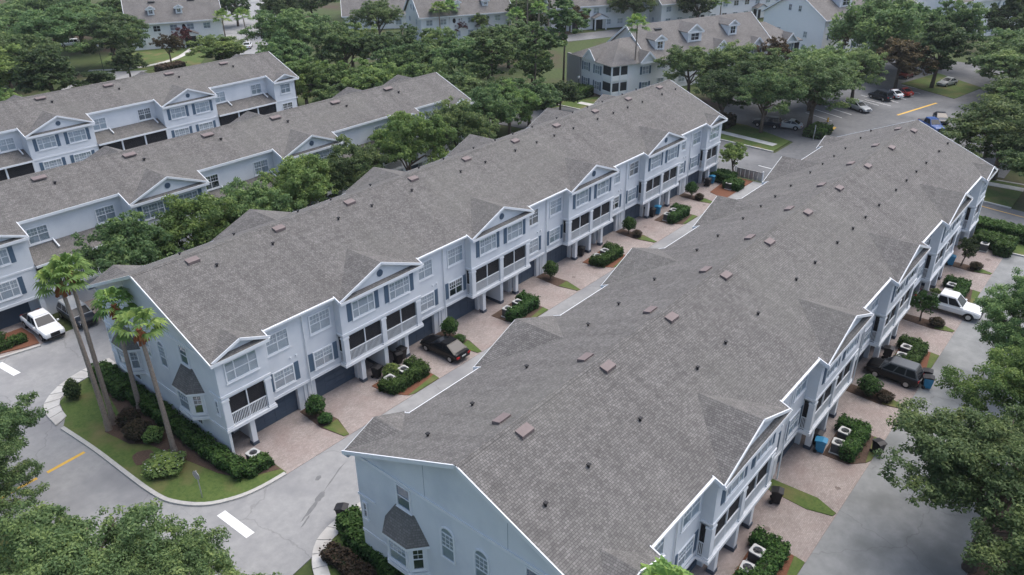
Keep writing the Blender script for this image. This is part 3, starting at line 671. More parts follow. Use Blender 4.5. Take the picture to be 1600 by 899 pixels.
for f in (.8,3.7):
    for yy in (3.6,7.4): apt_window(e1, -9.0, yy, f, 1.7, 1.6, -R(90), True, False)
    MB().box((-9.05,-1.06,f-.4),(-5.6,-1.0,f+2.0)).build('porch_screen','dark',e1); MB().box((-9.06,-1.02,f-.4),(-9.0,1.7,f+2.0)).build('porch_screen','dark',e1)
    MB().box((-9.15,-1.15,f-.5),(-5.5,-1.0,f+.45)).build('porch_parapet','wall2',e1); MB().box((-9.15,-1.0,f-.5),(-9.0,1.8,f+.45)).build('porch_parapet','wall2',e1)
    for q in ((-9.1,-1.1),(-5.5,-1.1),(-9.1,1.8),(-7.3,-1.1)): MB().box((q[0]-.12,q[1]-.12,f-.5),(q[0]+.12,q[1]+.12,f+2.2)).build('porch_post','trim',e1)
gl = MB(); 
for s_ in (-1,1): gl.bar((-9.75,5.5,7.9),(-9.75,5.5+s_*1.9,6.1),.1,.34)
gl.build('side_rake','trim',er); MB().px([(3.8,6.0),(7.2,6.0),(5.5,7.75)], -9.65, -9.2).build('side_pediment','wall2',e1)
MB().add([(-9.7,3.5,6.1),(-9.7,5.5,8.0),(-9.7,7.5,6.1),(-5.2,5.5,8.0)], [(0,3,1),(1,3,2)]).build('side_gablet','shingle2',er,uv=True)
MB().box((-9.4,9.0,0),(-8.9,13.5,6)).build('brick_pier','brick',e1)
w2 = MB().box((31,.6,0),(40,12.6,5.7)).build('far_wing','wall2',e1)
wr = gabled_roof(9.4, 12, 5.7, 8.9, (0,5)); wr.v = [(x+30.6,y+.6,z) for x,y,z in wr.v]; wr.build('far_wing_roof','shingle2',e1,uv=True)
gablet(er, 36.8, 1.7, 5.75, 7.5, -.35, 3.0)
for x in (34,37): 
    for f in (.8,3.6): apt_window(e1, x, .6, f, 1.6, 1.5, 0, True, False)
MB().box((38.7,.55,3.4),(40.05,.6,5.2)).build('porch_screen','dark',e1); MB().box((38.7,.55,.4),(40.05,.6,2.4)).build('porch_screen','dark',e1)
apartment('white three storey apartment house with plain gable end beside the parking lot', (160.5,18.6,0), -17, 34, 17, 8.0, 13.4, (0,0), (.8,3.6), 4.6,
          gablets=((17,2.0,10.2),(27,2.0,10.2)), dormers=((9.5,2.4,4.2,2.4),), shut=True, mat='wall3')
apartment('grey and white apartment house half hidden behind the weeping tree at upper right', (196,1,0), -20, 40, 16, 9.0, 14, (0,0), (.8,3.8,6.4), 4.5, gablets=((8,2.6,11.6),(20,2.6,11.6),(30,2.6,11.6)), shut=True)
apartment('pale two storey house with dormers and oval windows, left of the two at top centre', (118,101.6,0), -27, 24, 13, 6.0, 11.4, (0,0), (.9,3.9), 3.6, dormers=((10,1.4,1.5,1.3),(17.5,1.4,1.5,1.3)), porches=((16,3.2),), ovals=(8.6,15.4))
apartment('pale two storey house with paired porches, behind the corner apartment house', (149,85.2,0), -29, 34, 13, 6.0, 11.4, (0,0), (.9,3.9), 3.6, dormers=((6,1.4,1.5,1.3),(13,1.4,1.5,1.3),(20,1.4,1.5,1.3)), porches=((6.5,3),(13.5,3.2)), ovals=(4.0,10.8))
apartment('pale two storey house with two dormers at the upper left corner', (69,150,0), -27, 21, 13, 6.0, 11.2, (0,0), (.9,3.9), 3.8, dormers=((5.5,1.6,1.5,1.4),(11.8,1.6,1.5,1.4)), porches=((13.2,3.0),), ovals=(12.2,))
apartment('pale low house with grey gable roof at the top edge beyond the dark round tree', (118,131,0), -40, 22, 14, 3.6, 8.6, (0,0), (.9,), 4.0)
apartment('long pale house with grey roof at the top edge behind the corner apartment house', (172,66,0), -24, 60, 13, 6.0, 11.0, (0,0), (.9,3.9), 3.8, dormers=((8,1.4,1.5,1.3),(20,1.4,1.5,1.3)), porches=((13,3),(33,3)))
apartment('pale house with grey roof at the top right corner beyond the parking lot', (236,2,0), -28, 36, 14, 7.0, 12.0, (0,0), (.9,3.9), 4.2)
apartment('pale house with plain grey roof at the far top centre left of the palms', (150,128,0), -27, 30, 13, 6.0, 11.0, (0,0), (.9,3.9), 4.2)
# ------------------------------------------------------------------ ground, roads, pavements
sheet('ground', [(-300,-300),(700,-300),(700,700),(-300,700)], -.05, 'ground', t=.5)
sheet('road', [(-9,-90),(-5.0,-90),(-5.0,110),(-13,110),(-13,6),(-12.3,0),(-10.6,-5),(-9.2,-10),(-9,-20)], 0, 'asphalt')
sheet('alley', [(-5.0,-12.2),(2,-11.2),(77,-11.2),(77,-3.6),(-5.0,-1.0)], .004, 'asphalt')
sheet('alley', [(-5.0,16),(62,16.9),(62,27.4),(-5.0,27.8)], .004, 'asphalt')
sheet('alley', [(-4,-43),(73,-43),(73,-35.0),(-4,-35.0)], .004, 'alley')
sheet('alley', [(-5,50),(62,50),(62,60.5),(-5,60.5)], .004, 'asphalt')
sheet('cross_road', [(73,-80),(77.6,-43),(78.6,-20),(78.2,0),(77.5,30),(70,90),(84,95),(92,45),(91.5,15),(90.2,0),(89.6,-15),(87.5,-33),(82,-80)], .008, 'asphalt2')
sheet('verge', [(87.6,-33),(89.7,-15),(90.3,-8),(96,-9),(97.5,-33)], .08, 'grass'); sheet('verge', [(90.5,-1),(91.6,15),(92.1,40),(101,38),(101,8),(97,-1)], .08, 'grass')
sheet('parking_lot', [(90,-8.5),(99,-9),(99,-30),(170,-30),(178,12),(128,10),(101,8),(97,-1.5),(90,-1.5)], .012, 'asphalt2')
sheet('parking_lot', [(101,4),(128,8),(122,20),(100,14)], .010, 'asphalt2')
sheet('street', [(78,128),(90,120),(150,200),(135,215)], .01, 'asphalt'); sheet('street', [(40,124),(46,118),(62,128),(58,135)], .01, 'asphalt')
sheet('street', [(96,100),(100,92),(170,62),(174,70)], .01, 'asphalt2')
sheet('lawn', [(50,136),(68,120),(84,140),(66,152)], .02, 'grass'); sheet('lawn', [(80,44),(98,36),(101,52),(86,60)], .02, 'grass'); sheet('lawn', [(140,-14),(152,-16),(160,-6),(146,-3)], .08, 'grass')
sheet('lawn', [(73.4,-45),(77.2,-45),(78.2,-20),(78,-11.5),(74.4,-11.5),(74.4,-35.2),(73.4,-35.2)], .07, 'grass')
sheet('court', [(10,-70),(60,-70),(60,-43.0),(10,-43.0)], .03, 'paver'); sheet('planting_bed', [(19,-47),(27,-47),(46,-46),(46,-43.05),(19,-43.05)], .06, 'mulch')
sheet('lawn', [(-5.0,-16),(75,-15),(75,-11.3),(2.5,-11.3),(-1,-11.6),(-3,-14)], .06, 'grass')
sheet('lawn', [(2,16.9),(75,16.9),(75,19.6),(2,19.6)], .07, 'grass')
LAWN = [(-6.2,13.3),(-5.8,8.8),(-5.6,4.4),(-5.4,1.3),(-5,-.6),(-3.8,-2.5),(-2.1,-3.6),(-.4,-4.05),(1.5,-4.15)]
sheet('lawn', LAWN+[(1.5,-1.0),(.1,-1.0),(.1,18.6),(-1.3,18.6),(-3.3,18.2),(-5,16.8),(-5.5,14.5)], .10, 'grass', t=.12)
def strip(name, pts, w, z0, z1, mat):
    m_ = MB(); P = [Vector((*q,0)) for q in pts]; n = len(P); L_ = []; R_ = []
    for i in range(n):
        d = (P[min(i+1,n-1)]-P[max(i-1,0)]).normalized(); s_ = Vector((-d.y,d.x,0))*w/2; L_.append(P[i]+s_); R_.append(P[i]-s_)
    for i in range(n-1): m_.pz([(q.x,q.y) for q in (R_[i],R_[i+1],L_[i+1],L_[i])], z0, z1)
    return m_.build(name, mat, kind='structure')
def smooth(pts, k=4):
    out = []; n = len(pts)
    for i in range(n-1):
        p0,p1,p2,p3 = (np.array(pts[max(0,min(n-1,j))],float) for j in (i-1,i,i+1,i+2))
        for t in np.linspace(0,1,k,endpoint=False): out.append(tuple(.5*((2*p1)+(-p0+p2)*t+(2*p0-5*p1+4*p2-p3)*t*t+(-p0+3*p1-3*p2+p3)*t**3)))
    return out+[tuple(pts[-1])]
strip('kerb', smooth([(q[0]-.1,q[1]-.05) for q in LAWN]), .3, -.02, .13, 'curb')
strip('kerb', [(-9,-90),(-9,-20),(-9.2,-10),(-10.6,-5),(-12.3,0),(-13,6),(-13,110)], .3, -.02, .12, 'curb'); sheet('verge', [(-40,-90),(-9.1,-90),(-9.1,-20),(-9.3,-10),(-10.7,-5),(-12.4,0),(-13.1,6),(-13.1,110),(-40,110)], .09, 'grass', t=.1)
strip('kerb', smooth([(-8,28.4),(-5.5,27.6),(-3.5,27.2),(-2.3,27.0)]), .25, -.02, .13, 'curb')
strip('kerb', smooth([(73,-35.1),(73.2,-40),(73.2,-46)]), .25, -.02, .14, 'curb')
strip('kerb', smooth([(97.6,-33),(96.1,-9.5)]), .3, 0, .14, 'curb'); strip('kerb', smooth([(87.5,-33),(89.6,-15),(90.1,-8.6)]), .3, 0, .14, 'curb'); strip('kerb', smooth([(90.4,-1.1),(91.5,15),(92,40)]), .3, 0, .14, 'curb')
strip('pavement', smooth([(95.5,-33),(94.2,-9.5)]), 1.5, .08, .10, 'concrete'); strip('pavement', smooth([(93.6,0),(95.2,15),(95.6,38)]), 1.4, .08, .10, 'concrete')
strip('pavement', smooth([(52,136.5),(60,131.2),(70,133),(80,142)]), 1.4, .02, .05, 'concrete')
def slabs(outer, inner, n, label):
    O, I_ = np.array(smooth(outer, 8)), np.array(smooth(inner, 8))
    def at(P, t):
        d = np.r_[0, np.cumsum(np.linalg.norm(np.diff(P,axis=0),axis=1))]; return np.array([np.interp(t*d[-1], d, P[:,0]), np.interp(t*d[-1], d, P[:,1])])
    base = MB().pz([tuple(q) for q in O]+[tuple(q) for q in I_[::-1]], -.02, .09).build('pavement','curb',kind='structure')
    for i in range(n):
        a, b = i/n+.004, (i+1)/n-.004
        q = [at(O,a),at(O,b),at(I_,b),at(I_,a)]; c = sum(q)/4; q = [c+(v-c)*.985 for v in q]
        MB().pz([tuple(v) for v in q][::-1], .09, .125).build('paving_slab','concrete',base)
slabs([(.6,20.1),(-2.3,19.9),(-4.6,18.8),(-6.2,16.9),(-6.5,13.9)], [(.6,18.75),(-1.3,18.6),(-3.3,18.2),(-5,16.8),(-5.45,14.4)], 9, '')
slabs([(3.6,-10.5),(.9,-10.45),(-1.0,-10.9),(-2.3,-12.0),(-3.2,-13.6),(-4.2,-16)], [(3.6,-11.5),(.9,-11.5),(-.6,-11.75),(-1.7,-12.7),(-2.4,-14.0),(-3.2,-16)], 9, '')
# painted markings
def mark(name, a, b, w, mat, z): 
    d = (Vector(b)-Vector(a)).normalized(); s_ = Vector((-d.y,d.x))*w/2; a, b = Vector(a), Vector(b)
    q = [a-s_, b-s_, b+s_, a+s_]; MB().pz([tuple(v) for v in q], z-.003, z).build(name, mat, kind='structure')
mark('stop_line', (-3.6,-4.1), (-3.5,-7.3), .62, 'white', .012); mark('stop_line', (-5.85,26.8), (-5.5,23.8), .6, 'white', .012)
mark('centre_line', (-9.2,8.95), (-6.5,9.15), .28, 'yellow', .006); mark('centre_line', (-12.5,8.7), (-9.9,8.9), .28, 'yellow', .006)
for xo, zz in ((0,.016),(-4.2,.016)):
    pts = smooth([(82.5+xo,-60),(85.4+xo,-34.8),(87.6+xo,-22),(88+xo,-8)],5)
    for a,b in zip(pts[:-1],pts[1:]): mark('centre_line', a, b, .14, 'yellow', zz)
for k in range(9): mark('lane_line', (83.2,-14+k*5), (83.4,-12+k*5), .14, 'white', .016)
for k in range(9): mark('bay_line', (112+k*3.0,-2.0-k*.55), (114.5+k*3.0,3.5-k*.55), .13, 'white', .02)
for k in range(7): mark('bay_line', (128+k*3.1,-6.5-k*.4), (129.6+k*3.1,-1.5-k*.4), .13, 'white', .02)
mark('centre_line', (122.5,-9.3), (135,-12.3), .4, 'yellow', .02); mark('centre_line', (104,-4.2), (109,-3.6), .4, 'yellow', .02)
st = random.Random(8)      # the water stain running down the alley mouth
for i,(x,y,l,w) in enumerate(((1.5,-7.9,1.1,.42),(.5,-8.35,1.5,.26),(-.5,-9.0,1.1,.12),(-.1,-8.55,1.3,.10),(3.3,-7.1,3.2,.09),(2.6,-6.3,.5,.3))):
    n = 14; MB().pz([(x+l*.5*math.cos(2*math.pi*k/n)*(.8+.3*st.random())-.3*w*math.sin(2*math.pi*k/n), y+w*.5*math.sin(2*math.pi*k/n)*(.7+.5*st.random())+.42*l*.5*math.cos(2*math.pi*k/n)) for k in range(n)], .006, .0095+i*.0012).build('water_stain','stain',kind='structure')
so = random.Random(21)
for i in range(26):      # oil drips and leaf litter on the drives and lanes
    side = i % 3; x = so.uniform(2,70); y = (so.uniform(-3.4,-.2), YB+so.uniform(-3.2,-.4), so.uniform(-9.5,-5))[side]; rr = so.uniform(.12,.38); n = 9
    MB().pz([(x+rr*math.cos(2*math.pi*k/n)*so.uniform(.5,1.2), y+rr*math.sin(2*math.pi*k/n)*so.uniform(.5,1.2)) for k in range(n)], .0, .0345 if side < 2 else .0085).build('oil_stain','oil',kind='structure')
# ------------------------------------------------------------------ foliage makers
def blob_leaves(rg, surf, n, size, mat, name, aspect=.6, inner=.25):
    """leaf quads spread through the outer shell of a shape; surf(n) returns points and outward normals"""
    P, N = surf(n); dep = rg.random(n)**2*inner; C = P-N*dep[:,None]+rg.normal(size=(n,3))*size*.35
    nn = N*.8+rg.normal(size=(n,3))*.6+np.array([0,0,.35]); S = size*(.6+.8*rg.random(n))
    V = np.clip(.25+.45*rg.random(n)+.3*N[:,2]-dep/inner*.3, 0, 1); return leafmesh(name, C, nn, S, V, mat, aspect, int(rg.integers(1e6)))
def box_surf(rg, boxes):
    ar = []
    for a,b in boxes:
        d = np.array(b)-np.array(a); ar.append([d[1]*d[2],d[1]*d[2],d[0]*d[2],d[0]*d[2],d[0]*d[1]])
    ar = np.array(ar); fl = ar.ravel()/ar.sum()
    def f(n):
        k = rg.choice(len(fl), n, p=fl); bi, fi = k//5, k%5
        A = np.array([q[0] for q in boxes])[bi]; B = np.array([q[1] for q in boxes])[bi]; U = rg.random((n,3)); N = np.zeros((n,3))
        for q,(axis,val) in enumerate(((0,0),(0,1),(1,0),(1,1),(2,1))): mk = fi==q; U[mk,axis] = val; N[mk,axis] = 2*val-1
        c = (U-.5)*2; rr = np.maximum(0,np.abs(c)-.72)/.28; P = A+(B-A)*U
        # round the upper edges
        sh = np.sort(rr,axis=1)[:,1:2]; P -= (P-(A+B)/2)*sh*np.array([.10,.10,.06]); P += rg.normal(size=(n,3))*.05
        P += .07*np.sin(P[:,[1,2,0]]*3.1)+.05*np.sin(P[:,[2,0,1]]*7.3)
        return P, N+np.sign(c)*sh*.6
    return f
def ell_surf(rg, r, c=(0,0,0)):
    def f(n):
        u = rg.normal(size=(n,3)); u /= np.linalg.norm(u,axis=1,keepdims=True); u[:,2] = np.where(u[:,2]<-.75,-u[:,2],u[:,2])
        w = 1+.09*np.sin(u[:,[0]]*6+1)+.08*np.sin(u[:,[1]]*7+2)+.06*np.sin(u[:,[2]]*8); return np.array(c)+u*np.array(r)*w, u
    return f
def hedge(label, boxes, loc, size=.10, n=None, mat='hedge', group=None, seed=0):
    rg = np.random.default_rng(seed); root = thing('hedge', label, 'hedge', loc, 0, group)
    vol = sum((b[0]-a[0])*(b[1]-a[1])+((b[0]-a[0])+(b[1]-a[1]))*(b[2]-a[2])*2 for a,b in boxes); n = n or int(vol*260)
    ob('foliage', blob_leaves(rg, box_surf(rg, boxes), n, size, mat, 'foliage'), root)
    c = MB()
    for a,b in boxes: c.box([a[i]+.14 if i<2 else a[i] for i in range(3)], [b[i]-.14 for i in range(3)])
    c.build('shade_core','core',root); return root  # solid dark core, the shade between the leaves put into its colour
BUSH = {}
def bush_mesh(kind):
    if kind in BUSH: return BUSH[kind]
    rg = np.random.default_rng(hash(kind)%999 if False else sum(map(ord,kind))); mat = {'b':'hedgeb','h':'hedge','f':'hedge','l':'leafp','d':'leafd'}[kind[0]]
    me = blob_leaves(rg, ell_surf(rg,(1,1,1)), 1500, .105, mat, 'foliage', inner=.3)
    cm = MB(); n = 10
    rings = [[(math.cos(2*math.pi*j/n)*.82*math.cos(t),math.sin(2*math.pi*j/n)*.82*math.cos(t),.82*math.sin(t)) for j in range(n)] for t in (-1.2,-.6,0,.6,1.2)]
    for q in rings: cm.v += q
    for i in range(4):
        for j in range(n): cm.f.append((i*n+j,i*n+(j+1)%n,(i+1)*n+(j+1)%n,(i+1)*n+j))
    cm.f.append(tuple(range(4*n,5*n))); BUSH[kind] = (me, cm.mesh('shade_core','core')); return BUSH[kind]  # dark ball within the bush, its inner shade given as colour
def bush(label, x, y, r, h, kind='h', rz=0, lift=0, z=.08, group=None):
    me, cm = bush_mesh(kind); root = thing('bush', label, 'bush', (x,y,z), rz, group)
    o = ob('foliage', me, root, (0,0,lift+h/2), 0, (r,r,h/2)); ob('shade_core', cm, root, (0,0,lift+h/2), 0, (r,r,h/2))
    if lift: MB().tube([(0,0,-.05),(.03,.02,lift+h*.3)], [.07,.05], 6).build('trunk','bark',root)
    return root
CROWN = {}
def crown_mesh(kind, var):
    """kind: (radius, height, clumps, leaves, leaf size, base height fraction, droop)"""
    k = (kind, var)
    if k in CROWN: return CROWN[k]
    spec = {'near':(6.0,10.0,98,84000,.096,.30,0), 'oak':(5.0,9.0,64,22000,.155,.24,0), 'far':(5.0,9.0,52,11500,.22,.2,0), 'weep':(5.0,9.0,70,18000,.20,.10,1), 'airy':(3.6,13.0,46,11000,.17,.35,0), 'mag':(4.2,9.0,60,15000,.19,.12,0), 'small':(2.4,4.2,34,8000,.095,.28,0)}[kind]
    r, h, nc, nl, ls, bf, droop = spec; rg = np.random.default_rng(100*var+sum(map(ord,kind)))
    cz = h*(1+bf)/2; rz = h*(1-bf)/2
    u = rg.normal(size=(nc,3)); u /= np.linalg.norm(u,axis=1,keepdims=True); u[:,2] = np.abs(u[:,2])*np.where(rg.random(nc)<.8,1,-.6)
    rad = .40+.62*rg.random(nc)**.7; ph = rg.random(4)*6.28; az = np.arctan2(u[:,1],u[:,0])
    lob = 1+.16*np.sin(az*3+ph[0])+.12*np.sin(az*5+ph[1])
    if kind == 'mag': taper = (1-.55*np.clip(u[:,2],0,1))
    elif kind == 'airy': taper = .55+.6*rg.random(nc)
    else: taper = np.ones(nc)
    C = np.stack([u[:,0]*r*rad*lob*taper, u[:,1]*r*rad*lob*taper, cz+u[:,2]*rz*rad*1.02], axis=1)
    cr = r*(.20+.14*rg.random(nc))*(.75 if kind in('airy','near') else 1)
    ci = rg.choice(nc, nl, p=cr**2/np.sum(cr**2)); d = rg.normal(size=(nl,3)); d /= np.linalg.norm(d,axis=1,keepdims=True)
    nt_ = 7; td = rg.normal(size=(nc,nt_,3)); td /= np.linalg.norm(td,axis=2,keepdims=True); td[:,:,2] *= .6
    TC = C[:,None,:]+td*(cr[:,None]*(.35+.85*rg.random((nc,nt_))))[:,:,None]      # twig ends inside every clump
    ti = rg.integers(0,nt_,nl); rr = rg.random(nl)**.5; P = TC[ci,ti]+d*(cr[ci]*.40*rr)[:,None]*np.array([1.15,1.15,.6])
    if droop: P[:,2] -= np.abs(rg.normal(size=nl))*.9*(np.linalg.norm(P[:,:2],axis=1)/r)
    N = d*.6+rg.normal(size=(nl,3))*.55+np.array([0,0,.6]); cv = rg.random(nc)
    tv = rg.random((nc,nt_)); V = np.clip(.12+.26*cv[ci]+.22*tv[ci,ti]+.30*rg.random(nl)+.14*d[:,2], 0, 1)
    S = ls*(.6+.8*rg.random(nl)); 
    t = MB(); tr = .055*r if kind != 'airy' else .13
    top = h*(.42 if kind != 'airy' else .8); bend = rg.normal(size=2)*.25
    spine = [(0,0,-.3),(bend[0]*.4,bend[1]*.4,top*.5),(bend[0],bend[1],top)]
    t.tube(spine, [tr*1.35,tr,tr*.75], 8)
    idx = rg.choice(nc, min(nc, 16 if kind in('near','airy') else 9), replace=False)
    for j in idx:
        e = C[j]; s0 = np.array(spine[2]) if kind != 'airy' else np.array([0,0,min(e[2]-.4, top*.95)]); 
        if kind != 'airy' and rg.random() < .5: s0 = np.array(spine[1])+(np.array(spine[2])-np.array(spine[1]))*rg.random()
        mid = (s0+e)/2+np.array([0,0,.12*r])*(0 if droop else 1); t.tube([s0,mid,e], [tr*.5,tr*.3,tr*.1], 6)
    CROWN[k] = (P, N, S, V, t.mesh('trunk','bark',smooth=True), {}, spec, 7*var); return CROWN[k]
def tree(label, x, y, r, h, kind='oak', var=0, mat='leaf', rz=0, name='tree', z=0, cat='tree', group=None):
    P, N, S, V, tm, cache, spec, sd = crown_mesh(kind, var)
    if mat not in cache: cache[mat] = leafmesh('crown', P, N, S, V, mat, .55, sd)
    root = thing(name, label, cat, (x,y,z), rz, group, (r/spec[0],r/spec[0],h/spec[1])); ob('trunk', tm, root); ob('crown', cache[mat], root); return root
def palm(label, x, y, h, cr=2.2, seed=0, lean=(0,0), skirt=True, tr=.165, nf=19):
    rg = random.Random(seed); root = thing('palm_tree', label, 'palm tree', (x,y,0))
    pts = [(lean[0]*t*t, lean[1]*t*t, h*t) for t in (0,.15,.4,.7,1)]
    T = MB(); k = 26
    for i in range(k):
        a, b = i/k, (i+1)/k; P_ = lambda t: (lean[0]*t*t, lean[1]*t*t, h*t)
        r0 = tr*(1.25-.5*a) if a > .05 else tr*1.6; T.tube([P_(a),P_(b)], [r0*1.04,r0*.94], 9, cap=False)
    T.build('trunk','palmbark',root)
    C = []; Nn = []; V = []; vs = []; fs = []; vv = []
    top = Vector((lean[0],lean[1],h))
    for i in range(nf):
        az = i*2.39996+rg.random()*.4; el = R(78-92*((i+.5)/nf)+rg.uniform(-8,8)); L_ = cr*rg.uniform(.5,.62)
        d = Vector((math.cos(az)*math.cos(el),math.sin(az)*math.cos(el),math.sin(el))); side = Vector((-math.sin(az),math.cos(az),0)); upv = side.cross(d)*-1
        hub = top+d*L_; o = len(vs)
        vs += [top-side*.03, top+side*.03, hub+side*.02, hub-side*.02]; fs.append((o,o+1,o+2,o+3)); vv.append(.4)
        nb = 13; sh = rg.random()*.35
        for j in range(nb):
            a = R(-105+210*j/(nb-1)); bl = cr*rg.uniform(.42,.56)*(1-.25*abs(a)/1.8)
            dd = (d*math.cos(a)+side*math.sin(a)).normalized(); dr = Vector((0,0,-1))
            m1 = hub+dd*bl*.55+upv*.06; tip = hub+dd*bl+dr*bl*.38; w = bl*.13; sd_ = dd.cross(upv).normalized()*w; o = len(vs)
            vs += [hub, m1-sd_, tip, m1+sd_]; fs.append((o,o+1,o+2,o+3)); vv.append(.15+sh+.5*rg.random()*(1 if i < nf*.8 else .5))
    me = bpy.data.meshes.new('crown'); me.from_pydata([tuple(v) for v in vs], [], fs); a = me.attributes.new('v','FLOAT','FACE'); a.data.foreach_set('value', vv)
    me.materials.append(MT['palm']); ob('crown', me, root)
    if skirt:
        S_ = MB(); 
        for i in range(22):
            az = i*2.4; r0 = tr*1.0; b = (top.x+math.cos(az)*r0, top.y+math.sin(az)*r0, h-.05); e = (top.x+math.cos(az)*(r0+.3), top.y+math.sin(az)*(r0+.3), h-.55-rg.random()*.5)
            S_.bar(b, e, .16, .05)
        S_.tube([(top.x,top.y,h-.7),(top.x,top.y,h+.1)], [tr*1.0,tr*1.3], 9); S_.build('dead_fronds','deadfrond',root)
    return root
# ------------------------------------------------------------------ vehicles (local: nose towards +y, origin at the middle on the ground)
def loft(rings, caps=True):
    m_ = MB(); n = len(rings[0])
    for q in rings: m_.v += [tuple(p) for p in q]
    for i in range(len(rings)-1):
        for j in range(n): m_.f.append((i*n+j,i*n+(j+1)%n,(i+1)*n+(j+1)%n,(i+1)*n+j))
    if caps: m_.f.append(tuple(range(n))[::-1]); m_.f.append(tuple(range((len(rings)-1)*n,len(rings)*n)))
    return m_
TYRE = MB().tube([(-.11,0,0),(-.085,0,0),(.085,0,0),(.11,0,0)], [.29,.34,.34,.29], 20).mesh('wheel','rubber')
RIM = MB().tube([(-.118,0,0),(.118,0,0)], .2, 14).mesh('rim','chrome')
def car(name, label, cat, x, y, rz, paintm, kind='sedan', L=4.6, W_=1.8, group=None, roofm=None, z=.03):
    root = thing(name, label, cat, (x,y,z), rz, group); h = L/2; w = W_/2
    if kind == 'sedan': st = [(-h,.80,.42,.72),(-h+.12,.93,.32,.90),(-h+.7,1,.26,.98),(-.2,1,.24,.95),(h-1.15,1,.24,.90),(h-.5,.96,.26,.80),(h-.1,.86,.32,.68),(h,.72,.40,.58)]; cab = (-h+.35,-h+1.35,h-2.55,h-1.35,.93,1.43)
    elif kind == 'suv': st = [(-h,.86,.45,.85),(-h+.1,.96,.35,1.02),(-h+.8,1,.3,1.05),(.2,1,.28,1.03),(h-1.0,1,.28,1.0),(h-.3,.95,.3,.92),(h-.05,.88,.36,.8),(h,.78,.42,.7)]; cab = (-h+.08,-h+.45,h-1.75,h-1.05,1.0,1.68)
    elif kind == 'van': st = [(-h,.9,.4,1.0),(-h+.1,.97,.34,1.08),(0,1,.3,1.08),(h-1.0,1,.3,1.05),(h-.3,.95,.32,.95),(h,.82,.4,.72)]; cab = (-h+.06,-h+.3,h-1.9,h-.95,1.05,1.85)
    else: st = [(-h,.93,.5,1.02),(-h+.06,.98,.45,1.05),(-h+.8,1,.4,1.05),(0,1,.38,1.05),(h-1.2,1,.38,1.05),(h-.35,.97,.4,1.0),(h-.06,.9,.42,.9),(h,.82,.48,.78)]; cab = (-1.05,-.85,h-2.3,h-1.5,1.03,1.80)
    rings = []
    for (yy,ws,zl,zb) in st:
        a = w*ws; rings.append([(-a*.88,yy,zl),(a*.88,yy,zl),(a,yy,zl+.14),(a,yy,zb-.16),(a*.90,yy,zb-.02),(a*.6,yy,zb+.02),(-a*.6,yy,zb+.02),(-a*.90,yy,zb-.02),(-a,yy,zb-.16),(-a,yy,zl+.14)])
    loft(rings).build('body', paintm, root, smooth=False)
    y0,y1,y2,y3,zb,zr = cab; cw, rw = w*.93, w*.74
    def ring(t, ins=0):     # t 0..1 up the glasshouse
        return [(-cw+(cw-rw)*t, y0+(y1-y0)*t, zb+(zr-zb)*t), (cw-(cw-rw)*t, y0+(y1-y0)*t, zb+(zr-zb)*t), (cw-(cw-rw)*t, y3+(y2-y3)*t, zb+(zr-zb)*t), (-cw+(cw-rw)*t, y3+(y2-y3)*t, zb+(zr-zb)*t)]
    rr = ring(1); mid = [(q[0]*.9, y1+(q[1]-y1)*.96+.03, zr+.06) for q in rr]
    loft([ring(-.02), ring(1), mid]).build('cabin', roofm or paintm, root)
    def pane(nm, A, B, C_, D_, off):
        A,B,C_,D_ = (Vector(q) for q in (A,B,C_,D_)); c = (A+B+C_+D_)/4; nn = (B-A).cross(D_-A).normalized()*off
        MB().slab([c+(q-c)*.97+nn for q in (A,B,C_,D_)], .01).build(nm,'glassd',root)
    lo, hi = ring(.10), ring(.90)
    ins = lambda P_, Q_, t: tuple(P_[i]+(Q_[i]-P_[i])*t for i in range(3))
    pane('windscreen', ins(lo[2],lo[3],.05), ins(lo[2],lo[3],.95), ins(hi[2],hi[3],.95), ins(hi[2],hi[3],.05), .012)
    pane('rear_window', ins(lo[0],lo[1],.05), ins(lo[0],lo[1],.95), ins(hi[0],hi[1],.95), ins(hi[0],hi[1],.05), .012)
    ns = 2 if kind != 'suv' and kind != 'van' else 3
    for k in range(ns):
        a, b = .04+k*.93/ns, .04+(k+1)*.93/ns-.03
        pane('side_window', ins(lo[1],lo[2],a), ins(lo[1],lo[2],b), ins(hi[1],hi[2],b), ins(hi[1],hi[2],a), .012)
        pane('side_window', ins(lo[3],lo[0],1-b), ins(lo[3],lo[0],1-a), ins(hi[3],hi[0],1-a), ins(hi[3],hi[0],1-b), .012)
    rad = 1.0 if kind != 'pickup' else 1.12
    for sx in (-1,1):
        for yy in (-h+.85, h-.9):
            o = ob('wheel', TYRE, root, (sx*(w-.09),yy,.335*rad), 0, rad); ob('rim', RIM, o)
            MB().px([(yy+.44*math.cos(math.pi*i/10)*rad,.30+.44*math.sin(math.pi*i/10)*rad) for i in range(11)], sx*(w+.004), sx*(w-.03)).build('wheel_arch','black',root)
        zt = st[-2][3]; MB().box((sx*w*.45,h-.16,zt-.2),(sx*w*.84,h+.01 if False else h-.03,zt-.06)).build('headlight','head',root)
        zt = st[0][3]; MB().box((sx*w*.55,-h-.01,zt-.14),(sx*w*.9,-h+.14,zt+.04)).build('taillight','tail',root)
        MB().box((sx*w,y3-.25,zb+.02),(sx*(w+.17),y3-.12,zb+.16)).build('wing_mirror', paintm, root)
    MB().box((-w*.8,h-.12,.36),(w*.8,h+.03,.54)).build('front_bumper','black' if kind!='sedan' else paintm,root); MB().box((-w*.42,h-.1,.56),(w*.42,h+.012,.70 if kind!='pickup' else .9)).build('grille','black',root)
    MB().box((-w*.82,-h-.03,.40),(w*.82,-h+.1,.58)).build('rear_bumper','black' if kind!='sedan' else paintm,root)
    MB().box((-.24,-h-.04,.62),(.24,-h-.015,.74)).build('number_plate','acwhite',root)
